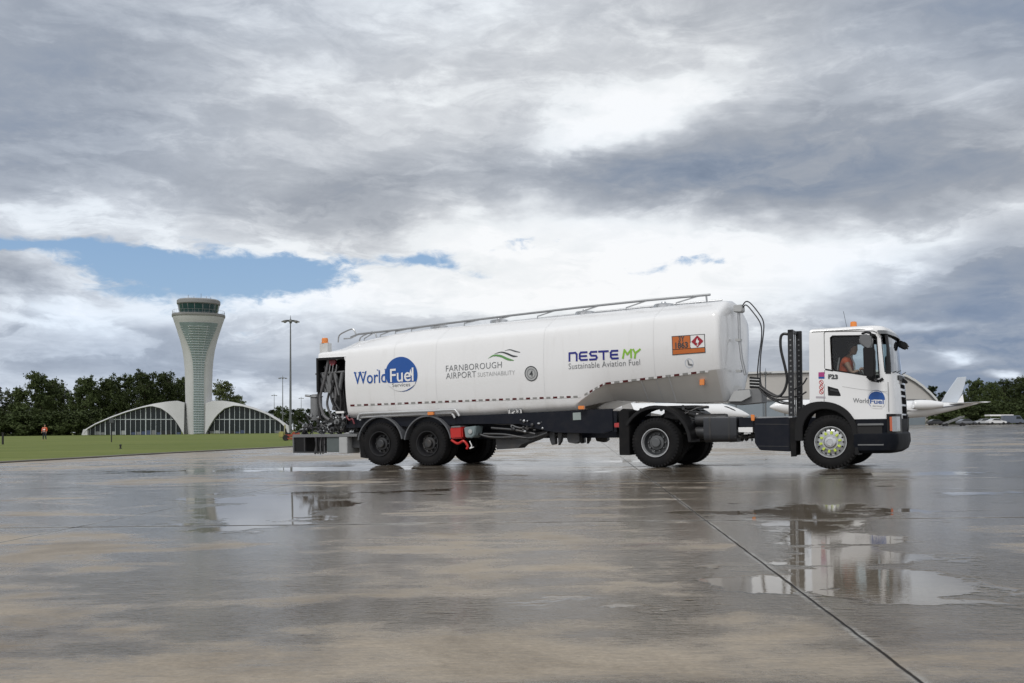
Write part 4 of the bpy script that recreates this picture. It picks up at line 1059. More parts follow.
b = MB(); b.prism(QL([(358,432),(362,432),(366,458.5),(359.5,457.5)]), .05, .42); b.build('mudflap', RUB, tt)
# red extinguisher box, grey box, hanging red hose
b = MB(); b.prism(QL([(451.3,427.5),(463.6,426.8),(464.2,438.2),(452.0,439.2)]), -.06, .34); rb = b.build('extinguisher_box', RED, tt, bevel=.03)
b = MB(); b.prism(QL([(453,426.2),(462,425.7),(462,427.2),(453,427.6)]), -.05, .30); b.build('lid', GREY, rb)
b = MB(); b.prism(QL([(465.2,427.2),(477.8,425.8),(475.8,436.0),(473,437.8),(466.8,437.8)]), -.05, .30); gb = b.build('drip_tray_box', mat('teal_grey_paint', (.20,.25,.26), .4, var=.15), tt, bevel=.02)
b = MB(); b.lathe([(.05,0),(.055,-.02),(.001,-.025)], Q3(471,431.5,-.055), 14); b.build('cap', LGREY, gb)
b = MB(); b.tube(smooth_path([Q3(452,440,.0), Q3(458,443.5,-.02), Q3(464,441,-.02), Q3(468,446,0), Q3(467,449,0)], 5), .03, 8); b.build('red_hose', RED, tt)
b = MB(); b.tube(smooth_path([Q3(470,441,-.03), Q3(472,446,-.03), Q3(470,448.5,-.03), Q3(474,447,-.03)], 5), .012, 6); b.build('earth_cable', WHT, tt)

# reflective tape
def tape_run(px0, px1, n, tbl, start=0):
    """one long strip: red pieces, grey pieces and the bare paint between them"""
    b = MB()
    for k in range(n):
        for u0, u1, mi in ((0, .62, (k+start) % 2), (.62, 1, 2)):
            a = px0+(px1-px0)*(k+u0)/n; c = px0+(px1-px0)*(k+u1)/n; za, zb2 = lerp_table(tbl, a), lerp_table(tbl, c)
            q = QL([(a, za-.95), (c, zb2-.95), (c, zb2+.95), (a, za+.95)])
            b.mi = mi; b.mesh([(x, tank_y(x, z)-.006, z) for x, z in q], [(0, 1, 2, 3)])
    return b.build('reflective_tape', [MAROON, TAPEG, TANK], tt, recalc=False)
tape_run(350, 580, 34, tape_px)
tape_run(584, 604, 4, [(p, y+.6) for p, y in tape_px], 1); tape_run(605, 708, 12, [(p, y+.9) for p, y in tape_px])
# ---- lettering on the tank
lg = shape('tank_logo', circ_px(402.3, 373.6, 15.4, 16.9, 44), BLUE, tt, tank_y, -.009)
crescent('logo_ring', 403.2, 374.6, 16.9, 16.0, -1.2, -.9, BLUE, lg, tank_y, -.008, 60, .925)
shape('logo_band', [(388.6,383.4),(400,382.8),(417.0,381.6),(415.9,384.5),(412.5,387.2),(407,390.3),(402,391.2),(396.5,390.4),(391.6,387.0),(389.6,385.0)], TANK, lg, tank_y, -.012)
shape('logo_bar', [(388.3,370.0),(390.2,369.8),(390.4,381.6),(388.5,381.8)], BLUE, lg, tank_y, -.014)
# lettering with serifs: white above the band, blue on it
def serif_word(word, p0, p1, h, m, off, bold=.012):
    v, f = text_geo(word, bold); x0, x1 = min(q[0] for q in v), max(q[0] for q in v)
    return lay('lettering', [(v, f, m)], lg, p0, p1, h, tank_y, off=off)
serif_word('World', Q(355.3,384.2), Q(387.6,382.2), .30, BLUE, -.011, .006)
for (px, py, w_) in ((356.6,372.8,2.6),(360.6,372.6,2.2),(364.6,372.3,2.4),(378.9,369.9,1.3),(386.6,369.2,1.2)):
    shape('serif', [(px-w_/2,py-.35),(px+w_/2,py-.45),(px+w_/2,py+.35),(px-w_/2,py+.45)], BLUE, lg, tank_y, -.0115)
serif_word('Fuel', Q(391.6,382.0), Q(415.0,380.6), .31, WHT, -.016, .010)
lay('lettering', [T('Services', MGREY)], lg, Q(393.5,387.0), Q(411.5,386.0), .085, tank_y, off=-.019)
fa = lay('airport_lettering', [T('FARNBOROUGH', MGREY, -.006, 1.06)], tt, Q(447.3,371.6), Q(503.2,367.6), .140, tank_y)
lay('lettering', [T('AIRPORT', MGREY, -.006, 1.06)], fa, Q(447.3,378.9), Q(477.3,377.0), .140, tank_y)
lay('lettering', [T('SUSTAINABILITY', PGREY, -.01)], fa, Q(479.0,376.8), Q(516.2,374.4), .095, tank_y)
def swoosh(px, name, m, par):
    up = smooth_path([(a, b_, 0) for a, b_ in px[0]], 5); dn = smooth_path([(a, b_, 0) for a, b_ in px[1]], 5); n = len(up)
    q = QL([(p.x, p.y) for p in up] + [(p.x, p.y) for p in dn]); bb = MB()
    bb.mesh([(x, tank_y(x, z)-.008, z) for x, z in q], [(k, k+1, n+k+1, n+k) for k in range(n-1)]); bb.build(name, m, par, recalc=False)
sw = empty('swoosh', parent=tt)
swoosh(([(489.5,358.3),(495,354.7),(502,354.9),(509,357.8),(515.5,360.2)], [(489.5,358.5),(495,356.2),(502,357.0),(509,360.2),(515.5,360.7)]), 'green_stroke', GRN, sw)
swoosh(([(495.5,353.8),(502,351.6),(508,352.5),(514,355.0),(519,356.0)], [(495.5,354.0),(502,352.6),(508,354.2),(514,356.8),(519,356.6)]), 'dark_stroke', CHAR, sw)
swoosh(([(506,350.5),(511,349.2),(516,350.4),(521.5,352.0)], [(506,350.7),(511,350.0),(516,351.6),(521.5,352.6)]), 'dark_stroke', CHAR, sw)
em = shape('round_emblem', circ_px(532.5, 373.5, 6.6, 7.6, 32), PGREY, tt, tank_y, -.007)
crescent('ring', 532.5, 373.5, 7.6, 6.7, 0, 0, CHAR, em, tank_y, -.010, 36, .86); crescent('ring', 532.5, 373.5, 4.9, 4.3, 0, 0, MGREY, em, tank_y, -.010, 30, .86)
lay('lettering', [T('4', CHAR, .01)], em, Q(530.8,376.6), Q(534.2,376.3), .13, tank_y, off=-.012)
# NESTE MY
def bars(name, segs, wd, m, par):
    b = MB()
    for s0 in segs:
        q = [Vector(Q(*p)) for p in s0]
        for p, r in zip(q, q[1:]):
            d = (r-p).normalized(); nn = Vector((-d.y, d.x))*wd/2; e = d*wd*.35
            o4 = [p-nn-e, r-nn+e, r+nn+e, p+nn-e]; b.mesh([(v_.x, tank_y(v_.x, v_.y)-.008, v_.y) for v_ in o4], [(0, 1, 2, 3)])
    return b.build(name, m, par, recalc=False)
def L_(x, f):    # point on the NESTE line: f = 0 baseline .. 1 top
    yb = 361.0 - (x-570)*(361.0-358.6)/(620-570); return (x, yb - f*(8.4))
N_ = []
N_ += [[L_(570.9,0), L_(570.9,.92), L_(577.0,.95), L_(578.2,.75), L_(578.2,0)]]
N_ += [[L_(588.4,.95), L_(582.4,.95), L_(581.2,.75), L_(581.2,.25), L_(582.4,.05), L_(588.6,.05)], [L_(581.4,.5), L_(588.0,.5)]]
N_ += [[L_(598.2,.95), L_(592.6,.95), L_(591.5,.75), L_(592.8,.52), L_(597.4,.48), L_(598.4,.25), L_(597.2,.05), L_(591.2,.05)]]
N_ += [[L_(600.4,.95), L_(609.6,.95)], [L_(605.0,.95), L_(605.0,0)]]
N_ += [[L_(619.2,.95), L_(613.4,.95), L_(612.2,.75), L_(612.2,.25), L_(613.4,.05), L_(619.4,.05)], [L_(612.4,.5), L_(618.8,.5)]]
ne = bars('fuel_brand_lettering', N_, .042, NBLUE, tt)
bars('lettering', [[L_(624.2,.05), L_(626.0,1.0), L_(628.8,.45), L_(632.6,1.0), L_(632.4,.05)], [L_(634.8,1.0), L_(636.6,.55), L_(641.6,.98)], [L_(636.8,.5), L_(636.0,.0)]], .040, LIME, ne)
lay('lettering', [T('Sustainable Aviation Fuel', MGREY, -.004, 1.04)], ne, Q(570.0,369.2), Q(641.0,364.8), .125, tank_y)
fc = shape('code_plate', [(506.8,409.4),(520.8,408.9),(520.9,413.6),(506.9,414.2)], WHT, tt, tank_y, -.007)
bars('plate_frame', [[(507.5,409.3),(520.6,408.9),(520.7,413.4),(507.6,413.9),(507.5,409.3)]], .012, CHAR, fc)
lay('lettering', [T('F23', CHAR, .03)], fc, Q(509.0,413.2), Q(519.2,412.8), .075, tank_y, off=-.012)
# orange hazard panel
hz = shape('hazard_panel', [(673.4,336.2),(706.6,333.9),(706.8,352.6),(673.6,355.2)], CHAR, tt, tank_y, -.008)
shape('panel_field', [(674.2,336.9),(691.6,335.7),(691.7,348.2),(674.3,349.3)], ORNG, hz, tank_y, -.011)
shape('panel_field', [(674.3,350.0),(706.0,347.7),(706.1,351.9),(674.3,354.4)], ORNG, hz, tank_y, -.011)
shape('panel_field', [(692.3,335.6),(706.0,334.7),(706.1,347.0),(692.4,348.1)], WHT, hz, tank_y, -.011)
shape('hazard_diamond', [(699.0,335.4),(705.2,341.0),(699.2,347.4),(693.0,341.8)], DRED, hz, tank_y, -.014)
lay('lettering', [T('3', WHT, .02)], hz, Q(698.3,345.8), Q(700.0,345.7), .07, tank_y, off=-.017)
shape('flame', [(697.6,342.6),(698.0,340.4),(699.2,338.2),(699.8,340.2),(700.9,341.0),(700.4,342.6)], WHT, hz, tank_y, -.017)
lay('lettering', [T('3Y', CHAR, .03)], hz, Q(680.2,341.6), Q(686.4,341.2), .11, tank_y, off=-.014)
lay('lettering', [T('1863', CHAR, .03)], hz, Q(677.0,348.5), Q(689.6,347.6), .125, tank_y, off=-.014)
rm = empty('small_roundel', parent=tt)
crescent('ring', 689.8, 363.0, 4.6, 4.2, 0, 0, mat('pale_blue_vinyl', (.40,.47,.58), .4, var=.1), rm, tank_y, -.009, 26, .9)
shape('roundel_mark', [(688.2,360.0),(689.2,359.8),(690.0,363.4),(693.2,364.2),(692.8,365.6),(688.6,365.0)], MGREY, rm, tank_y, -.010)

# top walkway handrail, end loop
RL = .80
rail = [(352.5,337.2),(360,334.2),(400,329.8),(450,323.3),(510,315.8),(580,307.6),(650,300.2),(712.5,294.6)]
b = MB(); b.tube([Q3(px, py, RL) for px, py in rail], .026, 8); hr = b.build('handrail', mat('rail_grey', (.27,.28,.29), .4, .5, var=.15), tt)
# second rail on the far side of the walkway
b = MB(); b.tube([(x, 1.7, z-.02) for x, _, z in [Q3(px, py, RL) for px, py in rail[1:]]], .024, 8); b.build('rail_bar', STEEL, hr)
for i, px in enumerate((375, 392, 408, 425, 449, 480, 512, 556, 600, 648, 700)):
    x0, _, z0 = Q3(px, lerp_table(rail, px)+.6, RL); t1 = -x0+.28+.02*i; z1 = ztop(t1)-.0
    for L in (RL, 1.7): b = MB(); b.tube([(x0, L, z0), (-t1, L, z1+.03), (-t1, L, z1-.03)], .016, 6); b.build('strut', STEEL, hr)
b = MB(); b.tube([Q3(708.5,296,RL), Q3(709,301.5,RL)], .02, 6); b.build('strut', STEEL, hr)
lp = smooth_path([Q3(339.8,342.5,RL), Q3(341.0,335.5,RL), Q3(347,331.6,RL), Q3(354,329.0,RL), Q3(356.5,331.0,RL), Q3(357.8,334.8,RL)], 4)
b = MB(); b.tube(lp, .018, 6); b.build('ladder_loop', STEEL, hr); b = MB(); b.tube([(x, 1.7, z) for x, _, z in lp], .018, 6); b.build('ladder_loop', STEEL, hr); b = MB(); b.tube([Q3(345.5,338.6,RL), Q3(352,338.4,RL), Q3(360,334.4,RL)], .020, 6); b.build('ladder_loop', STEEL, hr)
for (px, py) in ((586, 311.5), (665, 305.5), (500, 319.5), (440, 326)):
    t_ = TT(px, 1.2); b = MB(); b.lathe([(.22,-.02),(.22,.05),(.20,.07),(.06,.08),(.05,.12),(.001,.12)], (-t_, 1.25, ztop(t_)+.02), 24, axis='z'); b.build('manlid', ALU, tt)
# front face fittings: riser tube, junction block, service panel
b = MB(); rt = [Q3(740.8,312.5,.9), Q3(741.2,340,.86), Q3(743.0,358,.84), Q3(746.6,375,.82)]
b.tube(rt, .030, 8); fr = b.build('riser_pipe', STEEL, tt)
b = MB(); b.prism(QL([(736.5,305.6),(744.8,304.8),(745.4,311.6),(742.5,312.6),(736.2,312.2)], .9), .80, 1.05); b.build('junction_block', LGREY, fr, bevel=.015)
b = MB()
for py in (340, 371): b.prism(QL([(737.5,py-1.2),(742.5,py-1.2),(742.5,py+1.2),(737.5,py+1.2)], .85), .80, .95)
b.build('pipe_clamp', LGREY, fr)
b = MB(); b.prism(QL([(739,389.5),(762.0,388.5),(763.0,402.6),(737,405.0),(728,403.5)], .55), .55, 1.0); b.build('coupling_plate', GREY, tt, bevel=.01)
b = MB(); b.prism(QL([(750.4,376.6),(760.3,377.6),(760.6,388.4),(750.5,388.4)], .55), .55, .66); sp_ = b.build('socket_box', BLACK, tt, bevel=.01)
b = MB()
for py in (379.3, 382.3, 385.4): b.tube([Q3(750.5,py,.54), Q3(760.4,py+.6,.54)], .012, 6)
b.build('louvre', LGREY, sp_)
b = MB(); b.prism(QL([(735,391),(750.5,389.5),(751.5,396.5),(742,401.5),(729,401.5)], .45), .45, .55); b.build('gooseneck_gusset', LGREY, tt, bevel=.006)

# the flexible suzi lines between tank and cab: three of their own
def line_thing(name, label, paths, r, m, grp=None):
    o = empty(name, (0, 0, 0)); p0 = paths[0][0]; o.matrix_world = TRM @ Matrix.Translation(p0); o['_off'] = list(p0)
    tag(o, label, 'hose', grp)
    for q in paths:
        b = MB(); b.tube(smooth_path(q, 7), r, 8); b.build('line', m, o)
    return o
H1 = [Q3(744.5,305.5,.88), Q3(748,301.6,.85), Q3(752.5,303.2,.8), Q3(760,312.2,.75), Q3(765,321,.72), Q3(765.3,332,.7), Q3(762.2,355,.65), Q3(761.3,375,.6), Q3(763.5,388,.55), Q3(772,397,.5), Q3(783,401.5,.45), Q3(790,402.5,.42)]
H2 = [Q3(744.5,308,.9), Q3(748,305.0,.88), Q3(754,311.0,.82), Q3(762.2,323.5,.74), Q3(763.2,337,.72), Q3(760.2,358,.67), Q3(759.0,377,.62), Q3(764.5,391,.57), Q3(776,398.6,.5), Q3(790,399.0,.42)]
line_thing('electric_suzi_line', 'pair of tall black looping hoses from the tank top down to the gantry', [H1, H2], .013, HOSE)
H3 = [Q3(790,334.2,.5), Q3(785,334.0,.5), Q3(782.3,338,.5), Q3(782.5,350,.5), Q3(786.5,368,.5), Q3(788.2,380,.5), Q3(785,391,.5), Q3(779,396.4,.5), Q3(770,393.5,.52), Q3(760,386.5,.56)]
line_thing('air_suzi_line', 'black hose bowed out from the gantry top down to the tank socket box', [H3], .028, HOSE)
H4 = [[Q3(760,383.5,.56), Q3(768,390.5,.52), Q3(780,396.5,.5), Q3(792,397,.6)], [Q3(760,388,.56), Q3(767,395.5,.52), Q3(780,402.5,.5), Q3(794,404.5,.5)], [Q3(790,392,.6), Q3(798,388,.7), Q3(804,384,.8), Q3(808,378,.9)], [Q3(790,397,.6), Q3(800,396,.7), Q3(807,392,.9)]]
line_thing('service_hose_bundle', 'bundle of low black service hoses sagging between tank front and back of cab', H4, .017, HOSE)
# ================================================================== people
SKIN = mat('skin', (.38,.22,.15), .5, var=.08); HAIR = mat('dark_hair', (.02,.015,.012), .6, var=.2, scale=60)
HIVIS = mat('orange_hivis_cloth', (.62,.10,.03), .7, var=.12, scale=20); HIVY = mat('yellow_hivis_cloth', (.55,.60,.06), .7, var=.1); REFL = mat('reflective_band', (.6,.6,.6), .3, .3, var=.05); TROU = mat('navy_cloth', (.02,.024,.04), .85, var=.2, scale=20)
def head_geo(c, s=1.0, face=0.0, nod=0.0):
    """head with nose, brow, chin and ears, facing +x before the turn"""
    b = MB(); secs = []; n = 20
    prof = [(-.120,.030,.034,.022),(-.105,.058,.050,.022),(-.085,.072,.060,.014),(-.055,.082,.067,.006),(-.02,.088,.073,0),(.02,.096,.077,-.004),(.05,.099,.078,-.008),(.08,.092,.072,-.010),(.105,.070,.055,-.010),(.12,.030,.025,-.010)]
    for z, rx, ry, ox in prof:
        ring = []
        for k in range(n):
            a = 2*math.pi*k/n; x = rx*math.cos(a)+ox; y = ry*math.sin(a)
            if abs(a) < .4 or a > 2*math.pi-.4:
                w_ = 1-min(a, 2*math.pi-a)/.4
                x += {-.02: .016, -.055: .006, .02: .006}.get(z, 0)*w_ - (.006 if z == .02 else 0)*(1-w_)
            ring.append((x, y, z))
        secs.append(ring)
    b.loft(secs); b.ball((.0, .078, -.015), .02, 8, 5, (.6,.4,1.2)); b.ball((.0, -.078, -.015), .02, 8, 5, (.6,.4,1.2))
    M = Matrix.Translation(c) @ Matrix.Rotation(face, 4, 'Z') @ Matrix.Rotation(nod, 4, 'Y') @ Matrix.Scale(s, 4)
    b.v = [tuple(M @ Vector(v)) for v in b.v]; return b, M
def hair_geo(M, full=True):
    b = MB(); secs = []; n = 20
    for z, rx, ry, ox in ((-.06,.055,.078,-.045),(-.02,.070,.083,-.034),(.03,.088,.086,-.022),(.06,.102,.087,-.012),(.095,.098,.080,-.012),(.12,.070,.058,-.012),(.132,.02,.02,-.012)):
        secs.append([(rx*math.cos(2*math.pi*k/n)+ox, ry*math.sin(2*math.pi*k/n), z) for k in range(n)])
    b.loft(secs); b.v = [tuple(M @ Vector(v)) for v in b.v]; return b
def hand_pts(b, wrist, direction, down, r=.0095):
    """palm and five curled fingers as tapering chains rooted in the palm"""
    d = Vector(direction).normalized(); dn = Vector(down).normalized(); sdv = d.cross(dn).normalized(); w0 = Vector(wrist)
    vs, fs = skin_mesh([(*w0, .028), (*(w0+d*.045), .034), (*(w0+d*.085), .030)], [(0,1),(1,2)], 1); b.mesh(vs, fs)
    for k, (o, l) in enumerate(((-.030,.062),(-.010,.072),(.010,.078),(.029,.068))):
        p = w0+d*.082+sdv*o; q = p+d*l*.45+dn*.006; r2 = q+d*l*.25+dn*l*.30; s2 = r2-d*.004+dn*l*.28
        b.tube([p, q, r2, s2], r, 6, r1=r*.75)
    p = w0+d*.03-sdv*.028; b.tube([p, p-sdv*.028+d*.022+dn*.012, p-sdv*.034+d*.050+dn*.03], r*1.15, 6, r1=r*.85)
# the driver
hx, hy = Q(842.0, 373.5, .62)[0], .62
hip = Vector((.03, .62, 1.60)); chest = Vector((-.02, .62, 1.98)); neck = Vector((.03, .62, 2.12)); hd = Vector(Q3(854.2, 348.4, .62)); hd.x = min(hd.x, .22)
hx_, hz_ = Q(854.0, 348.6, .62)
head_c = Vector((hx_, .62, hz_)); neck = head_c + Vector((-.045, 0, -.13)); chest = neck + Vector((-.07, 0, -.14)); hip = Vector((chest.x-.03, .62, 1.60))
dr = empty('person'); p0 = (hip.x, .62, 1.46); dr.matrix_world = TRM @ Matrix.Translation(p0); dr['_off'] = list(p0)
tag(dr, 'driver in orange hi-vis at the wheel, seen through the cab side window', 'person')
shl, shr = chest+Vector((.0, -.18, .04)), chest+Vector((0, .18, .04))
hw = [swc + Vector((-.10, -.20, .10)), swc + Vector((-.10, .20, .10))]
J = [(*hip, (.15,.13)), (*(hip+Vector((.0,0,.2))), (.14,.12)), (*chest, (.15,.12)), (*neck, .052), (*(head_c+Vector((-.02,0,-.09))), .048),
     (*shl, .065), (*((shl+hw[0])/2+Vector((0,-.02,-.16))), .042), (*hw[0], .026), (*shr, .065), (*((shr+hw[1])/2+Vector((0,.02,-.16))), .042), (*hw[1], .026),
     (*(hip+Vector((.08,-.10,-.03))), .085), (*(hip+Vector((.48,-.12,.0))), .062), (*(hip+Vector((.56,-.12,-.36))), .045), (*(hip+Vector((.08,.10,-.03))), .085), (*(hip+Vector((.48,.12,.0))), .062), (*(hip+Vector((.56,.12,-.36))), .045)]
Ed = [(0,1),(1,2),(2,3),(3,4),(2,5),(5,6),(6,7),(2,8),(8,9),(9,10),(0,11),(11,12),(12,13),(0,14),(14,15),(15,16)]
b = MB(); vs, fs = skin_mesh(J, Ed, 1); b.mesh(vs, fs); hb, HM = head_geo(head_c, 1.0, R(-8), R(6)); b.mesh(hb.v, hb.f)
hand_pts(b, hw[0], (.8,.1,.5), (.4,0,-.9)); hand_pts(b, hw[1], (.8,-.1,.5), (.4,0,-.9)); b.build('body', SKIN, dr, sharp=80)
b = hair_geo(HM); b.build('hair', HAIR, dr)
grow = lambda r, k=.014: tuple(q+k for q in r) if isinstance(r, tuple) else r+k
JV = [J[0][:3]+(grow(J[0][3]),), J[1][:3]+(grow(J[1][3]),), J[2][:3]+(grow(J[2][3]),), (*(neck+Vector((-.01,0,-.05))), .075), J[5][:3]+(.08,), (*(Vector(J[5][:3])*.55+Vector(J[6][:3])*.45), .062), J[8][:3]+(.08,), (*(Vector(J[8][:3])*.55+Vector(J[9][:3])*.45), .062)]
b = MB(); vs, fs = skin_mesh(JV, [(0,1),(1,2),(2,3),(2,4),(4,5),(2,6),(6,7)], 1); b.mesh(vs, fs); b.build('hivis_jacket', HIVIS, dr, sharp=80)
JT = [J[0][:3]+(grow(J[0][3],.01),)] + [j[:3]+(grow(j[3],.014),) for j in J[11:]]
b = MB(); vs, fs = skin_mesh(JT, [(0,1),(1,2),(2,3),(0,4),(4,5),(5,6)], 1); b.mesh(vs, fs); b.build('trousers', TROU, dr, sharp=80)
b = MB(); b.tube([chest+Vector((.10,-.10,.12)), chest+Vector((.165,-.09,-.05)), chest+Vector((.16,-.08,-.25))], .018, 6); b.tube([chest+Vector((-.12,-.10,.1)), chest+Vector((-.155,-.09,-.1)), hip+Vector((-.15,-.08,.05))], .018, 6); b.build('reflective_strip', REFL, dr)
# the figure far off on the lawn
def at(px, D, dz=0.0):
    x = (px-512)/1000*D; return (x, D, gz(x)+dz)
wk = empty('person', at(44.5, 112, .03)); tag(wk, 'distant person in orange hi-vis jacket standing on the lawn at the far left', 'person')
S_ = 1.0
J = [(0,0,.95,(.14,.11)),(0,0,1.15,(.13,.10)),(0.03,0,1.38,(.17,.11)),(.03,0,1.50,.055),(.05,0,1.57,.05),
     (-.19,0,1.42,.06),(-.27,-.03,1.16,.045),(-.20,-.16,.98,.03),(.22,0,1.42,.06),(.31,-.03,1.17,.045),(.26,-.14,.96,.03),
     (-.09,0,.88,.09),(-.13,-.02,.48,.062),(-.15,.0,.09,.04),(-.15,-.14,.04,.04),(.09,0,.88,.09),(.14,-.03,.48,.062),(.17,.02,.09,.04),(.18,-.12,.04,.04)]
Ed2 = [(0,1),(1,2),(2,3),(3,4),(2,5),(5,6),(6,7),(2,8),(8,9),(9,10),(0,11),(11,12),(12,13),(13,14),(0,15),(15,16),(16,17),(17,18)]
b = MB(); vs, fs = skin_mesh(J, Ed2, 1); b.mesh(vs, fs); hb, HM = head_geo(Vector((.05,-.01,1.68)), 1.0, R(-80)); b.mesh(hb.v, hb.f)
hand_pts(b, (-.20,-.17,.97), (0,-.5,-.8), (0,-.5,-.5)); hand_pts(b, (.26,-.15,.95), (0,-.5,-.8), (0,-.5,-.5)); b.build('body', SKIN, wk, sharp=80)
b = hair_geo(HM); b.build('hair', HAIR, wk)
b = MB(); vs, fs = skin_mesh([(0,0,.86,(.17,.14)),(0,0,1.15,(.16,.13)),(.03,0,1.38,(.20,.13)),(.03,0,1.48,.08),(-.19,0,1.42,.08),(-.27,-.03,1.16,.065),(-.21,-.14,1.01,.05),(.22,0,1.42,.08),(.31,-.03,1.17,.065),(.27,-.12,1.0,.05)], [(0,1),(1,2),(2,3),(2,4),(4,5),(5,6),(2,7),(7,8),(8,9)], 1); b.mesh(vs, fs); b.build('hivis_jacket', HIVIS, wk, sharp=80)
b = MB(); vs, fs = skin_mesh([(0,0,.93,(.15,.12))]+[j[:3]+(grow(j[3],.016),) for j in J[11:14]]+[j[:3]+(grow(j[3],.016),) for j in J[15:18]], [(0,1),(1,2),(2,3),(0,4),(4,5),(5,6)], 1); b.mesh(vs, fs); b.build('trousers', TROU, wk, sharp=80)
b = MB(); b.tube([(-.16,-.115,1.2),(0,-.15,1.19),(.16,-.115,1.2)], .03, 6); b.tube([(-.10,-.12,1.45),(-.08,-.15,1.2),(-.08,-.15,.95)], .022, 6); b.tube([(.13,-.12,1.45),(.10,-.15,1.2),(.09,-.15,.95)], .022, 6); b.build('reflective_strip', REFL, wk)
# ================================================================== control tower and its glazed wings
CONC = mat('tower_concrete', (.50,.505,.51), .6, var=.18, scale=.25, bump=.1)
CONCD = mat('tower_cornice', (.24,.24,.24), .6, var=.15, scale=.4)
TGL = mat('tower_glazing', (.22,.28,.29), .25, var=.25, scale=.5, coat=.2)
TBAR = mat('glazing_bar', (.46,.50,.51), .4, .3, var=.1)
DGL = mat('dark_glazing', (.012,.018,.020), .12, var=.6, scale=.35, coat=0, spec=.3)
TD = 262.0; k_ = TD/1000
tw = empty('control_tower', at(198.7, TD), math.atan(.3133)); tag(tw, 'white flared airport control tower rising between two arched glass wings beyond the lawn', 'control tower')
g0 = gz(at(198.7, TD)[0])
def tz(py): return (.885 + (427-py)*k_) - g0          # height above its own ground
def tx(px): return (px-198.7)*k_
SH = [(437,10.6),(425,11.6),(413,12.2),(402,12.6),(392,12.9),(380,13.1),(370,13.4),(360,14.2),(350,15.6),(340,18.0),(330,21.0),(322,23.6),(316.5,25.4)]   # (py, half width px)
def ringc(hw, z, n=48, sq=2.5, dy=1.0):
    out = []
    for j in range(n):
        a = 2*math.pi*j/n; c, s = math.cos(a), math.sin(a)
        out.append((hw*math.copysign(abs(c)**(2/sq), c), hw*dy*math.copysign(abs(s)**(2/sq), s), z))
    return out
b = MB(); b.loft([ringc(hw*k_, tz(py)) for py, hw in SH] + [ringc(25.4*k_, tz(315.8))]); b.build('tower_shaft', CONC, tw)
b = MB(); b.loft([ringc(25.2*k_, tz(317.8)), ringc(25.6*k_, tz(317.2)), ringc(25.6*k_, tz(315.2)), ringc(25.0*k_, tz(315.0))]); b.build('gallery_parapet', CONCD, tw)
# glazed strip: follows the flare on the side facing the apron, in a raised frame
SG = [(434,4.6),(420,4.9),(405,4.9),(390,4.8),(375,4.9),(362,5.6),(352,7.8),(344,10.8),(336,14.2),(329,17.0),(324.5,18.3)]
def face_y(py, x):
    hw = lerp_table([(-p, h) for p, h in SH], -py)*k_; u = min(.98, abs(x/hw)); return -hw*(1-u**2.5)**(1/2.5)
def strip_geo(tbl, dy, grow_=0):
    secs = []
    for py, hw in tbl:
        row = []
        for j in range(9):
            x = (hw+grow_)*k_*(j/4-1); row.append((x, face_y(py, x)-dy, tz(py)))
        secs.append(row)
    return secs
SG2 = [(py, lerp_table([(-p, h) for p, h in SG], -py)) for py in [434-i*(434-324.5)/40 for i in range(41)]]
b = MB(); b.loft(strip_geo(SG2, .05, 1.0), cap=False, closed=False); b.build('strip_surround', mat('strip_frame', (.48,.49,.49), .5, var=.1), tw)
b = MB(); b.loft(strip_geo(SG2, .12), cap=False, closed=False); gs = b.build('strip_glazing', TGL, tw)
b = MB()
for i in range(44):
    py = 433-i*(433-326)/44; hw = lerp_table([(-p, h) for p, h in SG], -py)
    b.tube([(hw*k_*q, face_y(py, hw*k_*q)-.16, tz(py)) for q in (-1,-.5,0,.5,1)], .10, 4)
for q in (-.5, 0, .5):
    b.tube([(hw*k_*q, face_y(py, hw*k_*q)-.16, tz(py)) for py, hw in SG2[::3]], .05, 4)
b.build('glazing_grid', TBAR, gs); gs['_k']=0
# visual control room
b = MB(); b.loft([ringc(17.5*k_, tz(315.2), sq=2.2), ringc(18.6*k_, tz(312), sq=2.2), ringc(19.8*k_, tz(305.2), sq=2.2)]); cg = b.build('control_room_glazing', mat('control_room_glass', (.02,.055,.058), .12, var=.5, scale=.8, coat=.0), tw)
for j in range(18):
    a = 2*math.pi*j/18; p = ringc(17.6*k_, tz(315.2), 18, 2.2)[j]; q = ringc(19.9*k_, tz(305.2), 18, 2.2)[j]; b = MB(); b.tube([p, q], .08, 4); b.build('mullion', CONCD, cg)
b = MB(); b.loft([ringc(17.9*k_, tz(313.6), sq=2.2), ringc(18.3*k_, tz(313.2), sq=2.2)]); b.build('sill', TBAR, tw)
b = MB(); b.loft([ringc(20.2*k_, tz(305.3), sq=2.2), ringc(20.9*k_, tz(304.4), sq=2.2), ringc(20.9*k_, tz(301.4), sq=2.2), ringc(19.6*k_, tz(300.2), sq=2.2), ringc(6*k_, tz(299.2), sq=2.2)]); b.build('roof', CONCD, tw)
b = MB()
for x, h in ((-2.6,1.2),(-1.2,.8),(.6,1.6),(1.9,.9),(3.0,.7)): b.tube([(x, 0, tz(299.6)), (x, 0, tz(299.6)+h)], .05, 4)
b.ball((1.2, 0, tz(298.9)), .3, 8, 6); b.build('roof_aerial', CONCD, tw)
b = MB()
for j in range(40):
    p = ringc(25.0*k_, tz(315), 40)[j]; b.tube([p, (p[0], p[1], p[2]+.9)], .025, 4)
rr_ = ringc(25.0*k_, tz(315)+.9, 40); b.tube(rr_, .025, 4, closed=True); b.build('gallery_rail', CONCD, tw)
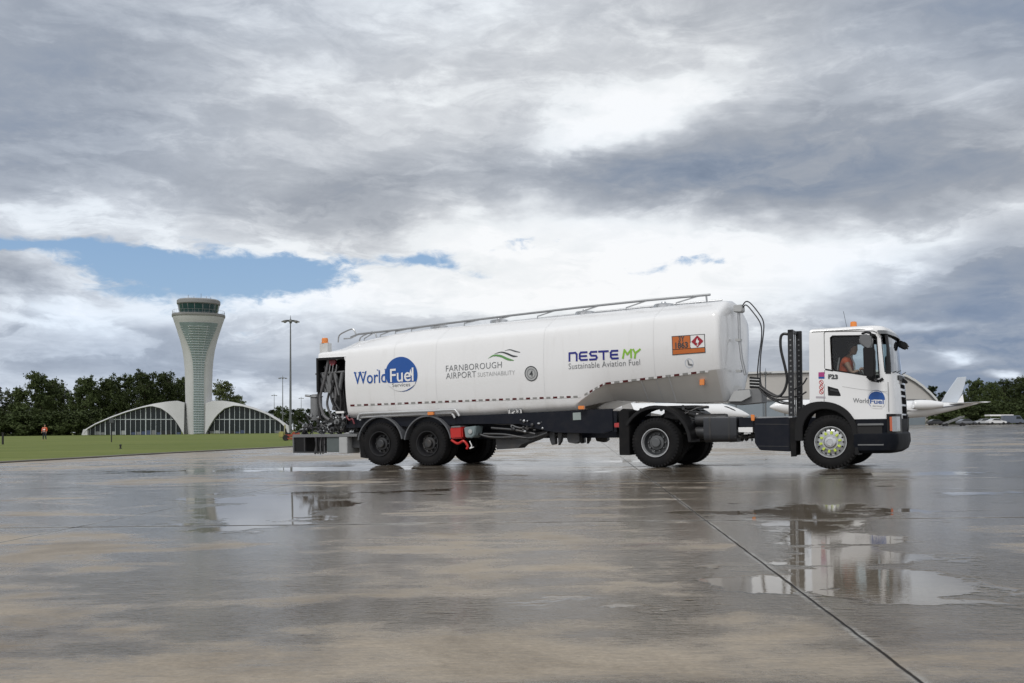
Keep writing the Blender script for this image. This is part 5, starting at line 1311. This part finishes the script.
# wings
def wing(name, label, top, low, base_px, sgn):
    """top: outer edge of the shell, low: lower edge of the arch; both traced from the tip to the shaft"""
    o = empty(name, at(base_px, TD)); x0 = (base_px-198.7)*k_; gg = gz(o.location.x)
    tag(o, label, 'terminal wing', 'arched wings of the control tower')
    n = 26
    def samp(tb, px): return lerp_table(tb, px)
    pxs = [top[0][0] + (top[-1][0]-top[0][0])*i/n for i in range(n+1)]
    zz = lambda py: (.885+(427-py)*k_) - gg
    tp = [((px-base_px)*k_, zz(samp(top, px))) for px in pxs]; lw = [((px-base_px)*k_, zz(samp(low, px))) for px in pxs]
    # shell: front rim, then the roof falling away to the rear
    secs = []
    for i in range(n+1):
        (x, zt), (_, zl) = tp[i], lw[i]; f = i/n
        secs.append([(x, -3.2, zl), (x, -3.4, zl+.1), (x, -3.0, zt-.1), (x, -2.2, zt), (x-2.2, 7, zt-.3), (x-4.2, 14, max(zl, zt-2.2)), (x-4.2, 14, max(.1, zl-.4)), (x, -2.9, zl-.0)])
    b = MB(); b.loft(secs); b.build('roof_shell', CONC, o)
    # glazing set back under the rim
    lo = [(x, z) for x, z in lw if z > .25]
    b = MB(); b.mesh([(x, -2.2, 0.05) for x, z in lo] + [(x, -2.2, z) for x, z in lo], [(i, i+1, len(lo)+i+1, len(lo)+i) for i in range(len(lo)-1)]); gz_ = b.build('glass_wall', DGL, o)
    xa, xb = lo[0][0], lo[-1][0]; xa, xb = min(xa, xb), max(xa, xb); m_ = int((xb-xa)/1.25); T2 = sorted(lo)
    for i in range(1, m_):
        x = xa+(xb-xa)*i/m_; z = lerp_table(T2, x)
        if z < .5: continue
        b = MB(); w_ = .12 if i % 4 == 0 else .06; b.box(x-w_, x+w_, -2.45, -2.28, .05, z); b.build('mullion', TBAR, gz_)
    b = MB(); zr = zz(419.5); xs = [x for x, z in T2 if z > zr]
    b.box(min(xs), max(xs), -2.47, -2.27, zr-.09, zr+.09); b.build('transom', TBAR, gz_)
    # furniture and blinds seen through the glass as darker and paler panes
    random.seed(len(label))
    for i in range(m_):
        x = xa+(xb-xa)*(i+.12)/m_; x2 = xa+(xb-xa)*(i+.88)/m_; zt = min(lerp_table(T2, x), lerp_table(T2, x2), zz(430))
        if zt < .6: continue
        if random.random() < .62: b = MB(); b.box(x, x2, -2.26, -2.22, .1, zt*random.uniform(.5,1)); b.build('lower_pane', random.choice([mat('pane_blue', (.05,.07,.13), .3, var=.3), mat('pane_grey', (.16,.17,.17), .4, var=.3), mat('pane_dark', (.012,.014,.014), .3, var=.3), mat('pane_pale', (.28,.30,.29), .4, var=.2)]), gz_)
    tipx, tz0 = tp[0][0], tp[0][1]
    b = MB(); b.prism([(tipx-.55*sgn, .0), (tipx+1.0*sgn, .0), (tipx+.9*sgn, tz0-.1), (tipx-.1*sgn, tz0+.05)], -3.3, -1.9); b.build('buttress', CONC, o)
    return o
wing('terminal_wing', 'left arched glass wing of the control tower with a long low white roof',
     [(89.0,429.5),(100,423.0),(115,416.5),(130,411.0),(145,406.6),(158,403.6),(170,401.8),(180,400.9),(188,403)],
     [(89.0,434.0),(92,429.8),(100,425.0),(115,418.6),(130,413.0),(145,408.6),(156,406.4),(166,409.0),(175,415.5),(182,424.0),(188,434.8)], 140, 1)
wing('terminal_wing', 'right arched glass wing of the control tower, ending behind the tall light mast',
     [(290.5,425.5),(282,419.5),(270,412.8),(258,408.0),(246,404.6),(234,402.0),(225,400.9),(216,400.9),(209,403)],
     [(290.5,434.0),(287,426.2),(282,421.8),(270,414.8),(258,410.2),(246,406.8),(237,406.2),(228,409.0),(220,416.0),(213.5,426.0),(209,434.8)], 250, -1)

# ================================================================== floodlight masts
MAST = mat('mast_steel', (.15,.16,.165), .5, .4, var=.15)
def mast(px, top, D, label, first=None):
    h = .885 + (427-top)*D/1000 - gz(at(px, D)[0])
    o = empty('floodlight_mast', at(px, D)); tag(o, label, 'light mast', 'floodlight masts round the apron')
    b = MB(); b.tube([(0,0,0), (0,0,h*.5), (0,0,h-.6)], .32, 10, r1=.13); b.build('pole', MAST, o)
    b = MB(); b.tube([(1.55*math.cos(a), 1.55*math.sin(a), h-.9) for a in [2*math.pi*i/20 for i in range(20)]], .09, 5, closed=True)
    for i in range(4): a = math.pi*i/4; b.tube([(-1.55*math.cos(a), -1.55*math.sin(a), h-.9), (1.55*math.cos(a), 1.55*math.sin(a), h-.9)], .06, 4)
    b.lathe([(.3,-.8),(.3,-.2),(.1,.1),(.03,.9)], (0,0,h-.5), 8, axis='z'); hd_ = b.build('head_frame', MAST, o)
    for i in range(8):
        a = 2*math.pi*i/8+.2; M = Matrix.Translation((1.75*math.cos(a), 1.75*math.sin(a), h-1.05)) @ Matrix.Rotation(a, 4, 'Z') @ Matrix.Rotation(R(20), 4, 'Y')
        b = MB(); b.box(-.32, .35, -.30, .30, -.16, .14, M); b.build('floodlight', CONCD, hd_, bevel=.03)
    return o
mast(290.5, 317, 236, 'tallest floodlight mast, standing in front of the end of the right glass wing')
mast(282.7, 376, 470, 'second tallest floodlight mast, just left of the tallest one')
mast(274.2, 394, 700, 'small distant floodlight mast, leftmost of the group right of the tower')
mast(301.2, 397, 760, 'small distant floodlight mast between the tallest mast and the tanker tail')
mast(765.5, 369.5, 262, 'floodlight mast seen above the hangar roof between tank and cab')

# ================================================================== lawn furniture
BLK2 = mat('post_black', (.012,.012,.012), .6, var=.2)
o = empty('marker_post', at(2.8, 77, .03)); tag(o, 'short black marker post on the lawn at the far left edge', 'post')
b = MB(); b.box(-.06, .06, -.06, .06, 0, .86); b.build('post', BLK2, o, bevel=.01); b = MB(); b.box(-.07, .07, -.07, .07, .86, .92); b.build('cap', BLK2, o)
o = empty('sign_post', at(111.5, 84, .03)); tag(o, 'thin dark sign post with a small plate, on the lawn before the left wing', 'sign post')
b = MB(); b.tube([(0,0,0),(0,0,2.05)], .045, 8); b.build('post', BLK2, o); b = MB(); b.box(-.20, .20, -.05, -.03, 1.62, 2.02); b.build('sign_plate', mat('plate_back', (.06,.065,.07), .5), o, bevel=.008)
o = empty('edge_light', at(120.5, 50.5, .03)); tag(o, 'tiny dark light fitting low in the grass near the apron edge', 'ground light')
b = MB(); b.lathe([(.07,0),(.07,.02),(.04,.04),(.04,.14),(.06,.16),(.05,.22),(.001,.24)], (0,0,0), 12, axis='z'); b.build('lamp_body', BLK2, o)
# ride-on mower
o = empty('ride_on_mower', at(291.5, 78, .03), R(8)); tag(o, 'small red ride-on mower on the grass just behind the tanker tail platform', 'mower')
MR = mat('mower_red', (.30,.06,.035), .5, var=.2); MY = mat('mower_straw', (.32,.30,.10), .6, var=.3)
b = MB(); b.prism([(-.55,.30),(.62,.30),(.66,.55),(.58,.66),(.10,.70),(.04,.50),(-.50,.48)], -.30, .30); b.build('hood', MR, o, bevel=.04)
b = MB(); b.prism([(-.42,.48),(-.05,.50),(-.05,.60),(-.34,.62),(-.42,.98),(-.52,.96),(-.50,.5)], -.22, .22); b.build('seat', BLK2, o, bevel=.04)
b = MB(); b.tube([(.12,0,.66),(.0,0,.95)], .025, 6); b.tube([(-.02+.05*math.cos(a), .16*math.sin(a), .95+.14*math.cos(a)) for a in [2*math.pi*i/14 for i in range(14)]], .015, 5, closed=True); b.build('steering_wheel', BLK2, o)
b = MB(); b.prism([(-.25,.10),(.45,.10),(.5,.22),(-.3,.24)], -.52, .52); b.build('cutting_deck', MR, o, bevel=.03)
b = MB(); b.box(-.95, -.55, -.35, .35, .25, .72); b.build('grass_box', MY, o, bevel=.06)
b = MB(); b.tube([(-.5,-.25,.5),(-.5,-.25,1.25),(-.5,.25,1.25),(-.5,.25,.5)], .025, 6); b.build('roll_bar', MY, o)
for x, y, r in ((-.42,-.36,.23),(-.42,.36,.23),(.52,-.34,.16),(.52,.34,.16)):
    e = empty('wheel', (x, y, r), parent=o); b = MB(); b.lathe([(r*.5,-.07),(r-.02,-.08),(r,-.05),(r,.05),(r-.02,.08),(r*.5,.07)], (0,0,0), 20, axis='y'); b.build('tyre', BLK2, e); b = MB(); b.lathe([(.001,-.05),(r*.5,-.06),(r*.5,.06),(.001,.05)], (0,0,0), 14, axis='y'); b.build('rim', MY, e)

# ================================================================== hangars
CLAD = mat('hangar_cladding', (.50,.485,.46), .6, var=.10, scale=.12)
def clad_ribs(m):
    nt = m.node_tree; b = nt.nodes['Principled BSDF']; tc_ = node(nt, 'ShaderNodeTexCoord').outputs['Object']
    wv = node(nt, 'ShaderNodeTexWave', {'Vector': tc_, 'Scale': 1.6}, bands_direction='X'); bp = node(nt, 'ShaderNodeBump', {'Height': wv.outputs[1], 'Strength': .5, 'Distance': .05}); nt.links.new(bp.outputs[0], b.inputs['Normal'])
clad_ribs(CLAD)
HD = 300.0; hk = HD/1000
def hx_(px): return (px-790)*hk
hg = empty('aircraft_hangar', at(790, HD)); tag(hg, 'large pale hangar with a low arched roof behind the cab and tank', 'hangar')
hg0 = gz(hg.location.x); hz_f = lambda py: .885+(427-py)*hk-hg0
arc = [(632,412),(636,400),(646,391),(662,384),(685,378.5),(715,375.2),(750,373.6),(790,372.6),(830,371.8),(860,371.4),(882,371.8),(896,373.6),(906,376.8),(914,381.2),(922,387.2),(929,393.5),(935,400.0),(938,406),(940,413)]
ol = [(hx_(632), 0)] + [(hx_(a), hz_f(c)) for a, c in arc] + [(hx_(940), 0)]
b = MB(); b.prism(ol, 0, 70); b.build('wall', CLAD, hg)
b = MB(); up = ol[1:-1]; b.band([(x*1.006, z+.5) for x, z in up], [(x, z-.1) for x, z in up], -.8, 71); b.build('roof', mat('hangar_roof', (.62,.63,.62), .5, var=.08, scale=.1), hg)
b = MB(); b.band([(x, z-.14) for x, z in up], [(x*.997, z-.40) for x, z in up], -.35, -.05); b.build('roof_trim', CONCD, hg)
for i in range(10):
    x0 = hx_(655)+i*(hx_(925)-hx_(655))/10; x1 = x0+(hx_(925)-hx_(655))/10-.25; b = MB(); b.box(x0, x1, -.5-(i % 2)*.3, -.1, .1, hz_f(400.5)); b.build('sliding_door', mat('hangar_door_grey', (.22,.26,.29), .35, var=.12, scale=.3, coat=.3), hg)
b = MB(); b.box(hx_(655), hx_(925), -.95, -.02, hz_f(400.4), hz_f(399.0)); b.build('door_track', CONCD, hg)

# ================================================================== business jets
JW = mat('aircraft_white', (.80,.81,.82), .25, var=.03, coat=.5); JG = mat('fin_blue_grey', (.55,.60,.66), .3, var=.06, coat=.4)
def jet(px, D, rz, label, sc_=1.0, grp='parked business jets'):
    """nose to +x, 26 m long; origin under the wing"""
    o = empty('business_jet', at(px, D), rz); o.scale = (sc_,)*3; tag(o, label, 'business jet', grp)
    b = MB(); secs = []; n = 20
    for x, r, zc0 in ((14.0,.02,2.35),(13.6,.28,2.38),(12.9,.58,2.48),(12.0,.85,2.60),(11.0,1.06,2.75),(10.0,1.18,2.85),(8.5,1.22,2.9),(0,1.22,2.9),(-4,1.22,2.9),(-7,1.10,3.02),(-9.5,.80,3.28),(-11.5,.42,3.55),(-12.8,.10,3.7)):
        secs.append([(x, r*math.cos(2*math.pi*k/n), zc0+r*math.sin(2*math.pi*k/n)) for k in range(n)])
    b.loft(secs); fu = b.build('fuselage', JW, o)
    b = MB(); b.prism([(10.7,3.25),(11.9,2.95),(11.6,3.20),(10.6,3.62),(10.1,3.62),(9.9,3.35)], -.9, .9); b.build('cockpit_window', DGL, fu, bevel=.05)
    for s in (-1, 1):
        for i in range(7): b = MB(); b.lathe([(.24,0),(.24,s*.03),(.001,s*.035)], (7.0-i*1.45, s*1.205, 3.15), 12, axis='y'); b.build('cabin_window', DGL, fu)
        b = MB(); b.loft([[(3.6,s*.9,2.0),(0,s*.9,2.25),(-3.2,s*.9,2.1),(0,s*.9,1.9)], [(-3.6,s*11.6,2.95),(-4.6,s*11.6,3.02),(-5.2,s*11.6,2.98),(-4.6,s*11.6,2.92)], [(-4.3,s*12.4,4.3),(-4.8,s*12.45,4.32),(-5.3,s*12.4,4.3),(-4.8,s*12.35,4.29)]]); b.build('wing', JW, o)
        b = MB(); b.lathe([(.55,2.1),(.68,1.9),(.74,1.2),(.70,0),(.50,-1.6),(.36,-1.7)], (-6.4, s*1.95, 3.55), 20, axis='x'); en = b.build('engine', JW, o)
        b = MB(); b.lathe([(.001,1.5),(.56,1.5)], (-6.4, s*1.95, 3.55), 20, axis='x'); b.build('intake', BLACK, en)
        b = MB(); b.loft([[(-9.7,s*.1,7.25),(-10.8,s*.1,7.4),(-12.0,s*.1,7.3),(-10.8,s*.1,7.2)], [(-12.4,s*4.6,7.45),(-12.8,s*4.6,7.5),(-13.5,s*4.6,7.45),(-12.8,s*4.6,7.42)]]); b.build('tailplane', JW, o)
        b = MB(); b.tube([(-.8, s*2.0, 2.1), (-.9, s*2.0, .5)], .10, 8); lg_ = b.build('landing_gear', GREY, o)
        for dx in (-.45, .35): b = MB(); b.lathe([(.2,-.14),(.46,-.16),(.5,-.1),(.5,.1),(.46,.16),(.2,.14)], (-.9+dx, s*2.0, .5), 16, axis='y'); b.build('wheel', BLK2, lg_)
    b = MB(); b.tube([(9.6, 0, 2.0), (9.7, 0, .3)], .08, 8); ng = b.build('landing_gear', GREY, o); b = MB(); b.lathe([(.15,-.2),(.3,-.2),(.34,-.1),(.34,.1),(.3,.2),(.15,.2)], (9.7, 0, .34), 14, axis='y'); b.build('wheel', BLK2, ng)
    b = MB(); b.loft([[(-7.2,0,4.0),(-9.4,.20,4.0),(-11.4,0,3.7),(-9.4,-.20,4.0)], [(-9.7,0,7.3),(-11,.13,7.3),(-12.2,0,7.3),(-11,-.13,7.3)]]); b.build('tail_fin', JG, o)
    return o
# parked behind the tractor's chassis, nose to the right; and one whose tail shows right of the cab
jet(652, 140, R(-2), 'white business jet whose nose shows under the front of the tank, behind the tractor chassis', .97)

def tail_jet():
    D = 176; kk = D/1000; o = empty('business_jet', at(880, D)); g_ = gz(o.location.x); tag(o, 'white business jet right of the cab, its tall pale fin against dark trees', 'business jet', 'parked business jets')
    X_ = lambda px: (px-880)*kk; Z_ = lambda py: .885+(427-py)*kk-g_
    b = MB(); secs = []; n = 20
    for px, top, bot in ((770,406,408),(776,402,411),(786,400,414),(800,399.5,417),(860,399.5,418),(905,400.5,418.5),(925,401.5,417),(940,402,413.5),(955,402.6,410),(968,402.5,406.5),(978,402.2,403.8)):
        c_, r = (Z_(top)+Z_(bot))/2, (Z_(top)-Z_(bot))/2; secs.append([(X_(px), r*math.cos(2*math.pi*k/n), c_+r*math.sin(2*math.pi*k/n)) for k in range(n)])
    b.loft(secs); fu = b.build('fuselage', JW, o)
    b = MB(); b.tube([(X_(906), -1.62, Z_(410.5)), (X_(925), -1.4, Z_(409)), (X_(945), -1.05, Z_(406.6)), (X_(962), -.55, Z_(404.6))], .12, 6); b.build('cheat_line', mat('jet_stripe_grey', (.22,.23,.26), .4), fu)
    for i in range(9): b = MB(); b.lathe([(.22,0),(.22,-.04)], (X_(792)+i*1.6, -1.55, Z_(406)), 12, axis='y'); b.build('cabin_window', DGL, fu)
    def slab(name, pts, y0, y1, m, par=o): b = MB(); b.prism([(X_(p), Z_(q)) for p, q in pts], y0, y1); return b.build(name, m, par, bevel=.05)
    slab('tail_fin', [(938.5,402),(944.5,396),(951,386.5),(957.5,377.4),(966.2,376.6),(964.6,384),(961.8,393.5),(957,402.5)], -.16, .16, JG)
    slab('tail_fin_root', [(937,402.5),(941,399.2),(944.2,396.2),(940.5,402.6)], -.2, .2, BLACK)
    slab('ventral_panel', [(956.2,402.5),(962.6,394.2),(963.8,402.5)], -.12, .12, WHT)
    for s in (-1, 1):
        b = MB(); b.loft([[(X_(945),s*.3,Z_(404)),(X_(960),s*.3,Z_(402.8)),(X_(972),s*.3,Z_(403.4)),(X_(960),s*.3,Z_(404.8))], [(X_(968),s*4.2,Z_(402.5)),(X_(974),s*4.2,Z_(402)),(X_(980),s*4.2,Z_(402.4)),(X_(974),s*4.2,Z_(403.2))]]); b.build('tailplane', JW, o)
        b = MB(); b.lathe([(.62,-3.0),(.80,-2.7),(.86,-1.6),(.80,0),(.5,2.0),(.4,2.1)], (X_(925), s*2.3, Z_(405)), 20, axis='x'); en = b.build('engine', JW, o)
        b = MB(); b.lathe([(.001,-2.4),(.62,-2.4)], (X_(925), s*2.3, Z_(405)), 20, axis='x'); b.build('intake', BLACK, en)
        b = MB(); b.loft([[(X_(838),s*.9,Z_(416)),(X_(862),s*.9,Z_(415)),(X_(885),s*.9,Z_(416)),(X_(862),s*.9,Z_(417.5))], [(X_(880),s*12,Z_(411)),(X_(885),s*12,Z_(410.5)),(X_(891),s*12,Z_(411)),(X_(885),s*12,Z_(411.5))]]); b.build('wing', JW, o)
        b = MB(); b.tube([(X_(868), s*2.0, Z_(416)), (X_(868), s*2.0, .5)], .11, 8); lg_ = b.build('landing_gear', GREY, o)
        for dx in (-.45, .35): b = MB(); b.lathe([(.2,-.14),(.46,-.16),(.5,-.1),(.5,.1),(.46,.16),(.2,.14)], (X_(868)+dx, s*2.0, .5), 16, axis='y'); b.build('wheel', BLK2, lg_)
    b = MB(); b.tube([(X_(785), 0, Z_(413)), (X_(785), 0, .35)], .09, 8); ng = b.build('landing_gear', GREY, o); b = MB(); b.lathe([(.15,-.2),(.34,-.2),(.38,-.1),(.38,.1),(.34,.2),(.15,.2)], (X_(785), 0, .38), 14, axis='y'); b.build('wheel', BLK2, ng)
tail_jet()
# air stairs beside its tail
o = empty('air_stairs', at(953, 190)); tag(o, 'low grey set of aircraft steps parked under the jet tail', 'aircraft steps')
b = MB()
for i in range(6): b.box(-1.6+i*.55, -1.6+(i+1)*.55, -.6, .6, .5+i*.22, .58+i*.22)
b.build('tread', LGREY, o)
for y in (-.65, .6): b = MB(); b.prism([(-1.7,.3),(1.9,1.7),(1.9,2.0),(-1.7,.6)], y, y+.06); b.build('side_panel', GREY, o)
b = MB(); b.box(-1.9, 2.3, -.7, .7, .28, .42); b.build('chassis', DKST, o, bevel=.03)
for x in (-1.5, 1.8):
    for y in (-.75, .62): b = MB(); b.lathe([(.1,0),(.28,0),(.3,.03),(.3,.1),(.28,.13),(.1,.13)], (x, y, .3), 14, axis='y'); b.build('wheel', BLK2, o)

# ================================================================== far vehicles by the trees
def car(px, D, rz, col, label, van=False):
    o = empty('parked_van' if van else 'parked_car', at(px, D), rz); tag(o, label, 'van' if van else 'car', 'vehicles parked along the far edge of the apron')
    m = mat('car_'+col[0], col[1], .3, var=.05, coat=.7)
    if van: prof = [(-2.5,.35),(2.5,.35),(2.55,.95),(1.9,1.25),(1.35,2.05),(1.1,2.15),(-2.4,2.15),(-2.5,2.0)]
    else: prof = [(-2.1,.35),(2.1,.35),(2.15,.70),(1.9,.86),(1.05,.98),(.45,1.42),(-.9,1.46),(-1.65,1.05),(-2.05,.98),(-2.15,.7)]
    b = MB(); b.prism(prof, -.86, .86); bd = b.build('body', m, o, bevel=.07)
    for s in (-1, 1):
        w_ = [(.90,1.0),(.40,1.35),(-.85,1.38),(-1.45,1.05)] if not van else [(1.65,1.30),(1.25,1.92),(.4,1.92),(.4,1.30)]
        b = MB(); b.prism(w_, s*.862, s*.875); b.build('side_window', DGL, o)
    b = MB(); w_ = [(1.02,1.0),(1.06,1.0),(.50,1.40),(.46,1.40)] if not van else [(1.88,1.28),(1.93,1.28),(1.42,2.0),(1.37,2.0)]; b.prism(w_, -.72, .72); b.build('windscreen', DGL, o)
    for x in (-1.35, 1.35):
        for s in (-1, 1): b = MB(); b.lathe([(.001,0),(.2,0),(.3,.0),(.33,.03),(.33,.17),(.3,.2)], (x, s*.88-(.2 if s > 0 else 0), .33), 16, axis='y'); b.build('wheel', BLK2, o)
    for s in (-.6, .6): b = MB(); b.box(2.08 if not van else 2.5, 2.16 if not van else 2.57, s-.14, s+.14, .62, .76); b.build('headlamp', LENS, o)
car(966, 236, R(4), ('grey', (.14,.15,.17)), 'dark grey car, leftmost in the row below the right-hand trees')
car(983, 240, R(180), ('silver', (.42,.44,.46)), 'silver car in the row below the right-hand trees, under the white canopy')
car(996, 232, R(3), ('white', (.70,.71,.72)), 'white car second from the right, below the right-hand trees')
car(1013, 238, R(-3), ('slate', (.08,.10,.14)), 'dark blue-grey van at the right edge below the trees', True)
car(936, 250, R(2), ('black', (.03,.03,.035)), 'black car half hidden under the tail of the right-hand jet')
o = empty('canopy', at(999, 262)); tag(o, 'flat white canopy roof on thin posts in front of the right-hand trees', 'canopy')
cz_ = .885+(427-415.6)*.262-gz(o.location.x)
b = MB(); b.box(-3.1, 3.1, -1.5, 1.5, cz_-.15, cz_+.25); b.build('roof', WHT, o, bevel=.04)
for x in (-2.8, 2.8):
    for y in (-1.3, 1.3): b = MB(); b.tube([(x, y, 0), (x, y, cz_-.15)], .07, 6); b.build('post', GREY, o)
# ================================================================== trees
def leaf_mat(name, c0, c1):
    m = bpy.data.materials.new(name); m.use_nodes = True; nt = m.node_tree; b = nt.nodes['Principled BSDF']
    ob = node(nt, 'ShaderNodeTexCoord').outputs['Object']; oi = node(nt, 'ShaderNodeObjectInfo').outputs['Random']
    n1 = noise(nt, ob, .35, 3, .6); n2 = noise(nt, ob, 2.5, 2, .6)
    c = mixc(nt, (n1*.9+n2*.5-.25).clamp(), c0, c1)
    k = V(nt, oi)*.5+.75
    c = node(nt, 'ShaderNodeVectorMath', {0: c, 'Scale': k}, operation='SCALE').outputs[0]
    nt.links.new(c, b.inputs['Base Color']); b.inputs['Roughness'].default_value = .7; b.inputs['Specular IOR Level'].default_value = .2
    return m
LF1 = leaf_mat('oak_leaves', (.018,.032,.012), (.085,.108,.034)); LF2 = leaf_mat('pine_needles', (.014,.024,.014), (.045,.060,.028)); LF3 = leaf_mat('pale_leaves', (.045,.062,.022), (.10,.115,.045))
BARK = mat('bark', (.055,.045,.036), .9, var=.3, scale=3, bump=.4)
def make_tree(label, H, W, seed, lm, density=1.0, leaf=.62, lobes=9, airy=.0, base=.10):
    rnd = random.Random(seed); o = empty('tree'); tag(o, label, 'tree')
    tb = MB(); th_ = H*.55; lean = rnd.uniform(-.06,.06)*H
    trunk = smooth_path([(0,0,-.2),(lean*.3,0,th_*.4),(lean*.7,rnd.uniform(-.3,.3),th_*.75),(lean,0,th_)], 4); tb.tube(trunk, H*.028, 8, r1=H*.012)
    lob = []
    for i in range(lobes):
        a = 2*math.pi*i*.618+rnd.uniform(-.4,.4); f = (i+.5)/lobes; z = H*(base+.10+(.78-base)*f); rad = W*.5*math.sin(math.pi*min(.98, .22+.70*f))*rnd.uniform(.45,.80)
        c = Vector((lean+rad*math.cos(a), rad*math.sin(a), z)); r = W*rnd.uniform(.17,.26)*(1.1-.35*f); lob.append((c, r))
        st_ = Vector(trunk[min(len(trunk)-1, int(len(trunk)*rnd.uniform(.45,.95)))]); md = (st_+c)/2+Vector((0,0,-.04*H)); tb.tube(smooth_path([st_, md, c], 3), H*.010, 6, r1=H*.003)
        for q in range(3):
            e = c+Vector((rnd.uniform(-1,1), rnd.uniform(-1,1), rnd.uniform(-.3,1)))*r*.9; tb.tube([c, (c+e)/2+Vector((0,0,.1)), e], H*.004, 4, r1=H*.0015)
    lob.append((Vector((lean,0,H*.80)), W*.20)); lob.append((Vector((lean,0,H*.55)), W*.24))
    tb.build('trunk', BARK, o)
    vs = []; fs = []
    for c, r in lob:
        nc = int(17*density*(r/2.4)**1.3)+8
        for j in range(nc):
            d = Vector((rnd.gauss(0,1), rnd.gauss(0,1), rnd.gauss(0,.8))).normalized(); cc = c+d*r*(rnd.random()**.45)*rnd.uniform(.75,1.12)
            cr = r*rnd.uniform(.18,.34)
            for l in range(int(34*(1-airy))):
                p = cc+Vector((rnd.gauss(0,.5), rnd.gauss(0,.5), rnd.gauss(0,.38)))*cr
                n_ = Vector((rnd.gauss(0,1), rnd.gauss(0,1), rnd.gauss(0,1)+.6)).normalized(); t = n_.orthogonal().normalized(); t = Matrix.Rotation(rnd.random()*6.28, 3, n_) @ t; u = n_.cross(t)
                s = leaf*rnd.uniform(.5,1.15); k0 = len(vs)
                vs += [p-t*s*.5, p+u*s*.32-n_*s*.08, p+t*s*.5, p-u*s*.32-n_*s*.08]; fs.append((k0,k0+1,k0+2,k0+3))
    b = MB(); b.mesh(vs, fs)
    me = bpy.data.meshes.new('crown'); me.from_pydata(b.v, [], b.f); me.materials.append(lm); link('crown', me, o)
    o['_h'] = H; return o
protos = {'oak': make_tree('x', 18, 16, 1, LF1), 'oak2': make_tree('x', 18, 15, 22, LF1, 1.15, lobes=11), 'oak3': make_tree('x', 17, 17, 35, LF1, .95, lobes=12), 'airy': make_tree('x', 16, 14, 9, LF3, .8, airy=.35, lobes=9),
          'pine': make_tree('x', 15, 8, 5, LF2, 1.0, leaf=.6, lobes=7, base=.1), 'bush': make_tree('x', 5, 9, 12, LF1, .9, leaf=.5, lobes=9, base=-.05)}
used_ = set()
def plant(kind, px, top, D, label, grp, wide=1.0, rz=0):
    p = protos[kind]; o = copy_tree(p) if kind in used_ else p; used_.add(kind)
    x, y, z = at(px, D); H = .885+(427-top)*D/1000 - z; s = H/p['_h']/1.0
    o.location = (x, y, z); o.scale = (s*wide, s*wide, s); o.rotation_euler = (0, 0, rz)
    tag(o, label, 'tree' if kind != 'bush' else 'shrub', grp); o.name = {'pine': 'conifer_tree', 'bush': 'shrub', 'airy': 'tree'}.get(kind, 'tree')
    return o
rt = random.Random(2)
GL = 'trees behind the control tower wings'
for i, (kind, px, top, D, wd, lb) in enumerate([
    ('oak2', -12, 383, 335, 1.0, 'dark broad tree cut by the left edge of the picture'),
    ('airy', 14, 386, 370, 1.0, 'paler thin-crowned tree second from the left edge'),
    ('oak', 36, 369, 330, .95, 'big dark round tree above the walker on the lawn'),
    ('oak3', 55, 377, 345, .75, 'dark tree right of the big round one, before the gap of sky'),
    ('oak2', 84, 374, 325, .82, 'dark tree just right of the gap of sky, above the left wing tip'),
    ('oak3', 106, 376, 335, .80, 'dark tree above the outer half of the left wing'),
    ('oak', 126, 371, 330, .78, 'tall dark tree above the middle of the left wing'),
    ('oak2', 147, 368, 322, .80, 'tallest tree of the row, above the crest of the left wing'),
    ('oak3', 166, 370, 330, .74, 'dark tree above the inner half of the left wing'),
    ('oak', 184, 374, 340, .74, 'dark tree partly hidden by the left edge of the tower shaft'),
    ('airy', 222, 377, 318, .95, 'loose grey-green tree just right of the tower shaft'),
    ('airy', 236, 392, 335, .8, 'low spreading tree above the crest of the right wing')]):
    plant(kind, px, top, D, lb, GL, wd, i*1.3)
for i, px in enumerate((-5, 10, 24, 38, 52, 66, 80, 94)):
    plant('bush', px, 411+rt.uniform(-2,2), 300, 'dark shrub in the low thicket under the trees left of the tower', 'thicket under the left trees', 1.25, i*.9)
for i in range(16):
    px = 238+i*7.0; plant('pine' if i % 3 else 'oak', px, 407+rt.uniform(-2.5,2.5)+(3 if px < 260 else 0), 640+rt.uniform(-30,40), 'small distant tree in the far wood between the tower and the tanker tail', 'trees of the far wood', 1.15 if i % 3 else .9, i*.7)
for i in range(6):
    plant('bush', 300+i*8, 424+rt.uniform(-2,2), 300, 'pale green shrub near the far wood behind the tanker tail', 'shrubs behind the tanker tail', 1.1, i*.6)
GR = 'trees at the right beyond the jets'
for i, (kind, px, top, D, wd, lb) in enumerate([
    ('pine', 929.5, 381, 345, 1.15, 'small dark tree left of the pale tail fin, beside the hangar roof'), ('pine', 944, 387, 350, 1.0, 'lower dark tree half behind the pale tail fin'), ('oak', 958, 389, 355, .62, 'dark tree directly behind the pale tail fin'),
    ('oak2', 974, 377, 335, .80, 'dark round tree just right of the pale tail fin'), ('oak3', 990, 380, 330, .76, 'dark tree behind the white canopy'), ('oak', 1005, 376.5, 335, .78, 'dark tree above the row of vehicles near the right edge'),
    ('oak2', 1022, 373.5, 330, .8, 'tallest dark tree at the right edge'), ('oak3', 1040, 376, 335, .9, 'dark tree cut by the right edge of the picture')]):
    plant(kind, px, top, D, lb, GR, wd, i*1.7+.5)
for i in range(9):
    plant('bush', 944+i*10, 403+rt.uniform(-2,2), 285, 'dark shrub in the hedge line under the right-hand trees', 'hedge under the right trees', 1.2, i*1.1)
for o in bpy.data.objects:
    for k in ('_off', '_h', '_k'):
        if k in o: del o[k]
sc.cycles.max_bounces = 7; sc.cycles.diffuse_bounces = 3; sc.cycles.glossy_bounces = 4; sc.cycles.transparent_max_bounces = 10
